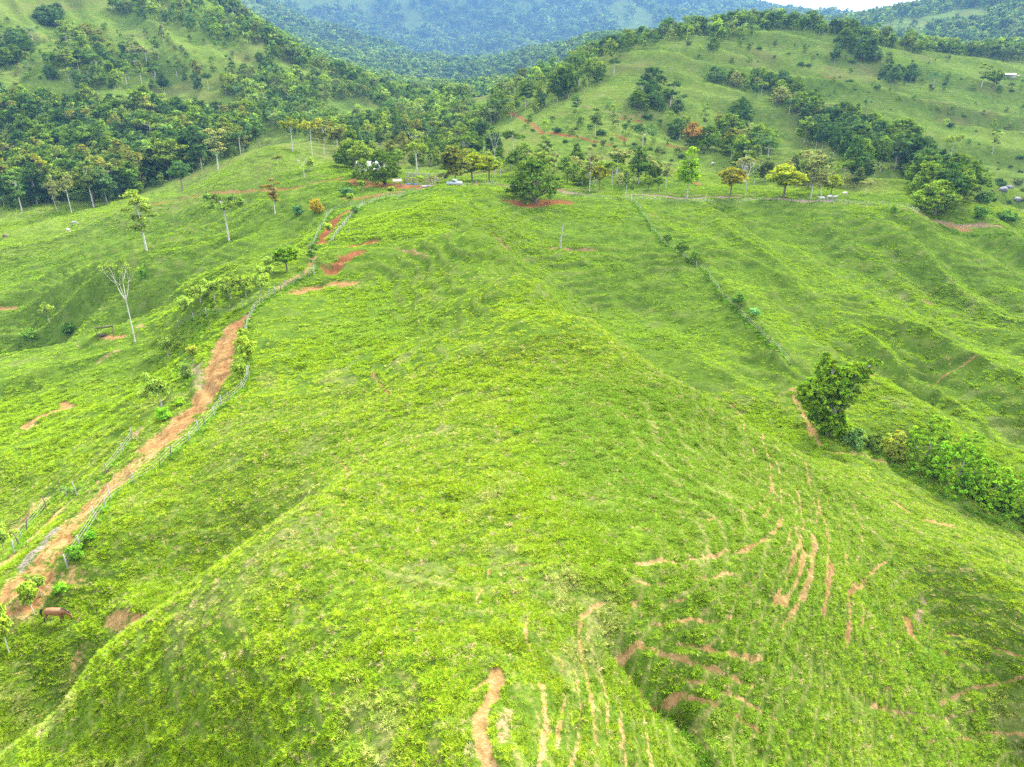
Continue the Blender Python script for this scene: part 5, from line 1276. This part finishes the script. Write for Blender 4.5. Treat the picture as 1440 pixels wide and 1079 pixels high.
# figures grown from skeletons
def skin_body(name, verts, edges, mat, parent, sub=2, loc=None):
    me = bpy.data.meshes.new(name); me.from_pydata([v[:3] for v in verts], edges, []); me.materials.append(mat)
    o = link_obj(name, me, parent, loc); m = o.modifiers.new('skin', 'SKIN'); m.use_smooth_shade = True
    for i, v in enumerate(verts):
        r = v[3] if isinstance(v[3], tuple) else (v[3], v[3])
        me.skin_vertices[0].data[i].radius = r
    me.skin_vertices[0].data[0].use_root = True
    s = o.modifiers.new('smooth', 'SUBSURF'); s.levels = sub; s.render_levels = sub
    return o
def coat(name, body, dark, zlo, zhi, patch=None):
    m, n, o = nodes_of(name); B = NB(n)
    v = B.add('ShaderNodeTexCoord').outputs['Object']; s = B.add('ShaderNodeSeparateXYZ'); B.link(v, s.inputs[0])
    f = B.noise(3.5, 3, v)
    z = B.math('ADD', s.outputs[2], B.math('MULTIPLY', B.math('SUBTRACT', f, .5), .18))
    c = B.mix(B.mrange(z, zlo, zhi), dark, B.ramp(f, [(.35, tuple(q * .8 for q in body)), (.65, tuple(min(1, q * 1.25) for q in body))]))
    if patch: c = B.mix(B.mrange(B.noise(1.3, 2, v), .52, .56), c, patch)
    d = B.add('ShaderNodeBsdfPrincipled'); B.link(c, d.inputs['Base Color']); d.inputs['Roughness'].default_value = .65
    B.link(d.outputs[0], o.inputs['Surface']); return m
BLACKHAIR = solid_material('black horse hair', (.008, .007, .006), (.03, .024, .02), 12, .7, .2, stretch=(3, 3, .5))
def legs(V, E, chain, par):
    for sg in (-1, 1):
        p = par
        for (x, y, z, r) in chain:
            V.append((x, sg * y, z, r)); E.append((p, len(V) - 1)); p = len(V) - 1

horse = things_at('horse', 'bay horse with black mane and tail grazing in the hollow beside the dirt road', 'horse', 80, 876, math.radians(4)); horse.scale = (.92,) * 3
_hx, _hy = math.cos(horse.rotation_euler.z), math.sin(horse.rotation_euler.z)
_zf, _zh = zat(horse.location.x + .55 * _hx, horse.location.y + .55 * _hy), zat(horse.location.x - .85 * _hx, horse.location.y - .85 * _hy)
horse.rotation_euler.y = max(-.2, min(.2, -math.atan2(_zf - _zh, 1.4))) ; horse.location.z = (_zf * .85 + _zh * .55) / 1.4 + .03
V = [(-.55, 0, 1.20, (.27, .30)), (-.1, 0, 1.13, (.30, .31)), (.38, 0, 1.14, (.26, .31)), (.66, 0, 1.20, (.16, .24)), (.90, 0, 1.08, (.12, .19)), (1.10, 0, .90, (.09, .14)), (1.18, 0, .74, (.09, .12)), (1.23, 0, .50, (.07, .09)), (1.26, 0, .32, (.065, .07)), (-.86, 0, 1.20, (.19, .22))]
E = [(0, 1), (1, 2), (2, 3), (3, 4), (4, 5), (5, 6), (6, 7), (7, 8), (0, 9)]
legs(V, E, [(-.70, .17, .98, .17), (-.58, .18, .78, .115), (-.86, .18, .50, .06), (-.83, .18, .13, .045), (-.77, .18, .0, .06)], 0)
legs(V, E, [(.47, .15, .90, .13), (.47, .16, .50, .062), (.45, .16, .13, .044), (.51, .16, .0, .058)], 2)
for sg in (-1, 1): V.append((1.12, sg * .08, 1.06, .025)); E.append((5, len(V) - 1))
skin_body('body', V, E, coat('bay coat', (.15, .062, .017), (.012, .014, .010), .42, .62), horse)
V, Q = [], []; tube(V, Q, [(-1.0, 0, 1.28), (-1.12, 0, 1.15), (-1.16, .02, .85), (-1.12, .03, .50)], [.05, .09, .10, .03], 7); link_obj('tail', raw_mesh('tail', V, quads=Q, mats=[BLACKHAIR], smooth=True), horse)
V, Q = [], []
for i, (x, z) in enumerate(((.46, 1.46), (.70, 1.45), (.94, 1.29), (1.14, 1.06), (1.22, .94))):
    for y, dz in ((-.03, .02), (.0, .06), (.05, 0), (.13, -.20)): V.append((x + dz * .1, y, z + dz))
    if i:
        for k in range(3): a = 4 * i - 4 + k; Q.append((a, a + 1, a + 5, a + 4))
link_obj('mane', raw_mesh('mane', V, quads=Q, mats=[BLACKHAIR], smooth=True), horse)

WHITECOW, BROWNCOW, GREYCOW = coat('white cow coat', (.30, .28, .24), (.19, .17, .14), .1, .3), coat('brown cow coat', (.10, .05, .03), (.03, .02, .015), .2, .4), coat('grey cow coat', (.20, .20, .20), (.08, .08, .08), .2, .4)
PIED = coat('pied cow coat', (.42, .39, .34), (.4, .36, .3), .1, .3, (.25, .11, .05))
HORN = solid_material('horn', (.25, .22, .18), (.45, .40, .33), 8, .5, 0)
def cow(label, u, v, rz, mat, graze, group='cattle on the pastures'):
    e = things_at('cow', label, 'cow', u, v, rz, group)
    V = [(-.55, 0, 1.10, (.27, .32)), (-.05, 0, 1.02, (.31, .36)), (.45, 0, 1.05, (.25, .34)), (.62, 0, 1.28, (.12, .12)), (.80, 0, 1.10, (.14, .2)), (-.85, 0, 1.13, (.2, .22))]
    E = [(0, 1), (1, 2), (2, 3), (2, 4), (0, 5)]
    hd = [(1.0, 0, .85, .12), (1.14, 0, .55, .12), (1.28, 0, .25, .08)] if graze else [(1.08, 0, 1.28, .13), (1.28, 0, 1.30, .14), (1.52, 0, 1.12, .085)]
    p = 4
    for q in hd: V.append(q); E.append((p, len(V) - 1)); p = len(V) - 1
    hx = hd[1]
    for sg in (-1, 1): V.append((hx[0] - .06, sg * .26, hx[2] + .05, .035)); E.append((len(V) - 2 if sg < 0 and False else 7, len(V) - 1))
    legs(V, E, [(-.70, .19, .85, .16), (-.62, .2, .68, .11), (-.80, .2, .42, .06), (-.77, .2, .1, .05), (-.73, .2, 0, .06)], 0)
    legs(V, E, [(.48, .17, .80, .13), (.49, .18, .42, .065), (.47, .18, .1, .05), (.51, .18, 0, .06)], 2)
    skin_body('body', V, E, mat, e, 1)
    for sg in (-1, 1):
        a, b = [], []; tube(a, b, [(hx[0], sg * .1, hx[2] + .1), (hx[0] + .02, sg * .22, hx[2] + .2), (hx[0] + .06, sg * .22, hx[2] + .33)], [.03, .025, .008], 5); link_obj('horn', raw_mesh('horn', a, quads=b, mats=[HORN], smooth=True), e)
    a, b = [], []; tube(a, b, [(-1.0, 0, 1.25), (-1.1, 0, 1.0), (-1.1, 0, .6), (-1.1, 0, .45)], [.04, .03, .025, .05], 5); link_obj('tail', raw_mesh('tail', a, quads=b, mats=[mat], smooth=True), e)
for a in (('leftmost of the three white cattle by the roadside fence', 1155, 283, 2.9, WHITECOW, False), ('middle white cow of three by the roadside fence', 1166, 281, .2, WHITECOW, True), ('right white cow of three beside a fence post', 1174, 281, .4, WHITECOW, False),
          ('brown and white cow on the left pasture below the forest', 97, 327, 2.6, PIED, True), ('grey cow on the left pasture behind the brown and white cow', 105, 317, .3, GREYCOW, True), ('dark brown cow at the left picture edge on the pasture', 8, 335, 2.8, BROWNCOW, True),
          ('white cow left of the rusty brown tree below the red track', 1002, 233, .4, WHITECOW, True), ('white cow among the grove on the right hillside', 1151, 216, 2.5, WHITECOW, False), ('pale cow behind the grassy mound', 1187, 276, .2, WHITECOW, True),
          ('left white cow beside the long shed on the far right hill', 1426, 108, .3, WHITECOW, True), ('right white cow beside the long shed on the far right hill', 1432, 109, 2.8, WHITECOW, False)):
    cow(*a)

# person in a blue shirt
pe = things_at('person', 'person in a bright blue shirt and dark trousers standing by the corral', 'person', 615.5, 260, math.radians(200))
SKIN = solid_material('skin', (.20, .11, .07), (.26, .15, .10), 10, .6, 0); SHIRT = solid_material('blue shirt', (.03, .17, .52), (.05, .24, .64), 8, .9, .2); JEANS = solid_material('dark trousers', (.03, .035, .05), (.05, .055, .08), 8, .9, .2); HAIR = solid_material('dark hair', (.012, .01, .008), (.03, .022, .018), 15, .8, .2)
V = [(0, 0, .95, (.14, .11)), (0, 0, 1.2, (.14, .11)), (0, 0, 1.40, (.13, .1)), (0, 0, 1.50, (.055, .055)), (0, .01, 1.58, (.075, .09)), (0, .01, 1.68, (.07, .085))]; E = [(0, 1), (1, 2), (2, 3), (3, 4), (4, 5)]
for sg in (-1, 1):
    p = 2
    for q in ((sg * .19, 0, 1.40, .06), (sg * .25, .02, 1.14, .045), (sg * .26, .10, .90, .035), (sg * .26, .13, .82, .04), (sg * .255, .15, .75, .02)): V.append(q); E.append((p, len(V) - 1)); p = len(V) - 1
    p = 0
    for q in ((sg * .10, 0, .85, .09), (sg * .12, .01, .48, .062), (sg * .13, -.01, .09, .045), (sg * .13, .12, .03, .04)): V.append(q); E.append((p, len(V) - 1)); p = len(V) - 1
skin_body('body', V, E, SKIN, pe, 2)
SV = [(0, 0, .93, (.165, .13)), (0, 0, 1.2, (.16, .13)), (0, 0, 1.41, (.15, .12))]; SE = [(0, 1), (1, 2)]
for sg in (-1, 1): SV += [(sg * .19, 0, 1.40, .08), (sg * .24, .015, 1.18, .068)]; SE += [(2, len(SV) - 2), (len(SV) - 2, len(SV) - 1)]
skin_body('shirt', SV, SE, SHIRT, pe, 2)
JV = [(0, 0, .94, (.155, .125))]; JE = []
for sg in (-1, 1):
    JV += [(sg * .10, 0, .84, .105), (sg * .12, .01, .48, .078), (sg * .13, -.01, .10, .066)]; k = len(JV); JE += [(0, k - 3), (k - 3, k - 2), (k - 2, k - 1)]
skin_body('trousers', JV, JE, JEANS, pe, 2)
skin_body('hair', [(0, -.02, 1.66, (.075, .088)), (0, -.015, 1.73, (.065, .075))], [(0, 1)], HAIR, pe, 2)
V, Q = [], []; tube(V, Q, [(0, .09, 1.62), (0, .125, 1.595), (0, .09, 1.58)], [.008, .018, .012], 5); link_obj('nose', raw_mesh('nose', V, quads=Q, mats=[SKIN], smooth=True), pe)

# dead snag, boulders
sn = things_at('dead_tree', 'grey leafless dead snag standing in the hollow below the broad dark tree', 'dead tree', 788, 350)
V, Q = [], []; tube(V, Q, [(0, 0, -.4), (.05, 0, 1.6), (.2, .05, 3.4), (.45, .1, 5.2), (.5, .1, 6.4)], [.22, .17, .14, .10, .04], 8); link_obj('trunk', raw_mesh('trunk', V, quads=Q, mats=[BARK_GREY], smooth=True), sn)
for a in ([(.2, .05, 3.2), (.9, .1, 3.3), (1.7, .2, 3.5)], [(.9, .1, 3.3), (1.3, .3, 3.1)], [(.4, .1, 4.6), (0, .2, 5.2)]):
    V, Q = [], []; tube(V, Q, a, [.06, .04, .015][:len(a)], 5); link_obj('branch', raw_mesh('branch', V, quads=Q, mats=[BARK_GREY], smooth=True), sn)
import bmesh
for (u, v, sx, lab) in ((1411, 268, 1.3, 'dark boulder at the left end of the boulder row on the right slope'), (1420, 265, 1.1, 'dark boulder in the middle of the boulder row on the right slope'), (1431, 282, 1.2, 'dark boulder lowest on the right slope at the picture edge')):
    bm = bmesh.new(); bmesh.ops.create_icosphere(bm, subdivisions=3, radius=1)
    for w in bm.verts:
        n3 = fbm(np.array([w.co.x * 1.0 + u]), np.array([w.co.y + w.co.z * 1.3]), .9, 3, int(u))[0]; w.co *= .72 + .6 * n3; w.co.z *= .8
    me = bpy.data.meshes.new('boulder'); bm.to_mesh(me); bm.free(); me.materials.append(STONE)
    x, y = at(u, v, Z); o = link_obj('boulder', me, loc=(float(x[0]), float(y[0]), zat(float(x[0]), float(y[0])) + .3 * sx), label=lab, category='boulder', group='boulders on the right slope'); o.scale = (sx * 1.3, sx, sx)
# ------------------------------------------------------------------ air: haze that turns the far hills blue
HZ = link_obj('haze', None) if False else None
zmin = float(Z.min()) - 1.0; zmax = max(float(Z.max()) + 60, CZ + 5)
V, Q = [], []
box(V, Q, -9800, 9800, -9800, 9800, zmin, zmax)
hm, hn, ho = nodes_of('haze air')
pv = hn.nodes.new('ShaderNodeVolumePrincipled')
pv.inputs['Color'].default_value = (.085, .185, .35, 1)
pv.inputs['Density'].default_value = HAZE
pv.inputs['Anisotropy'].default_value = 0.0
hn.links.new(pv.outputs[0], ho.inputs['Volume'])
link_obj('haze', raw_mesh('haze', V, quads=Q, mats=[hm]), kind='stuff', label='pale blue haze hanging over the far mountains', category='haze')
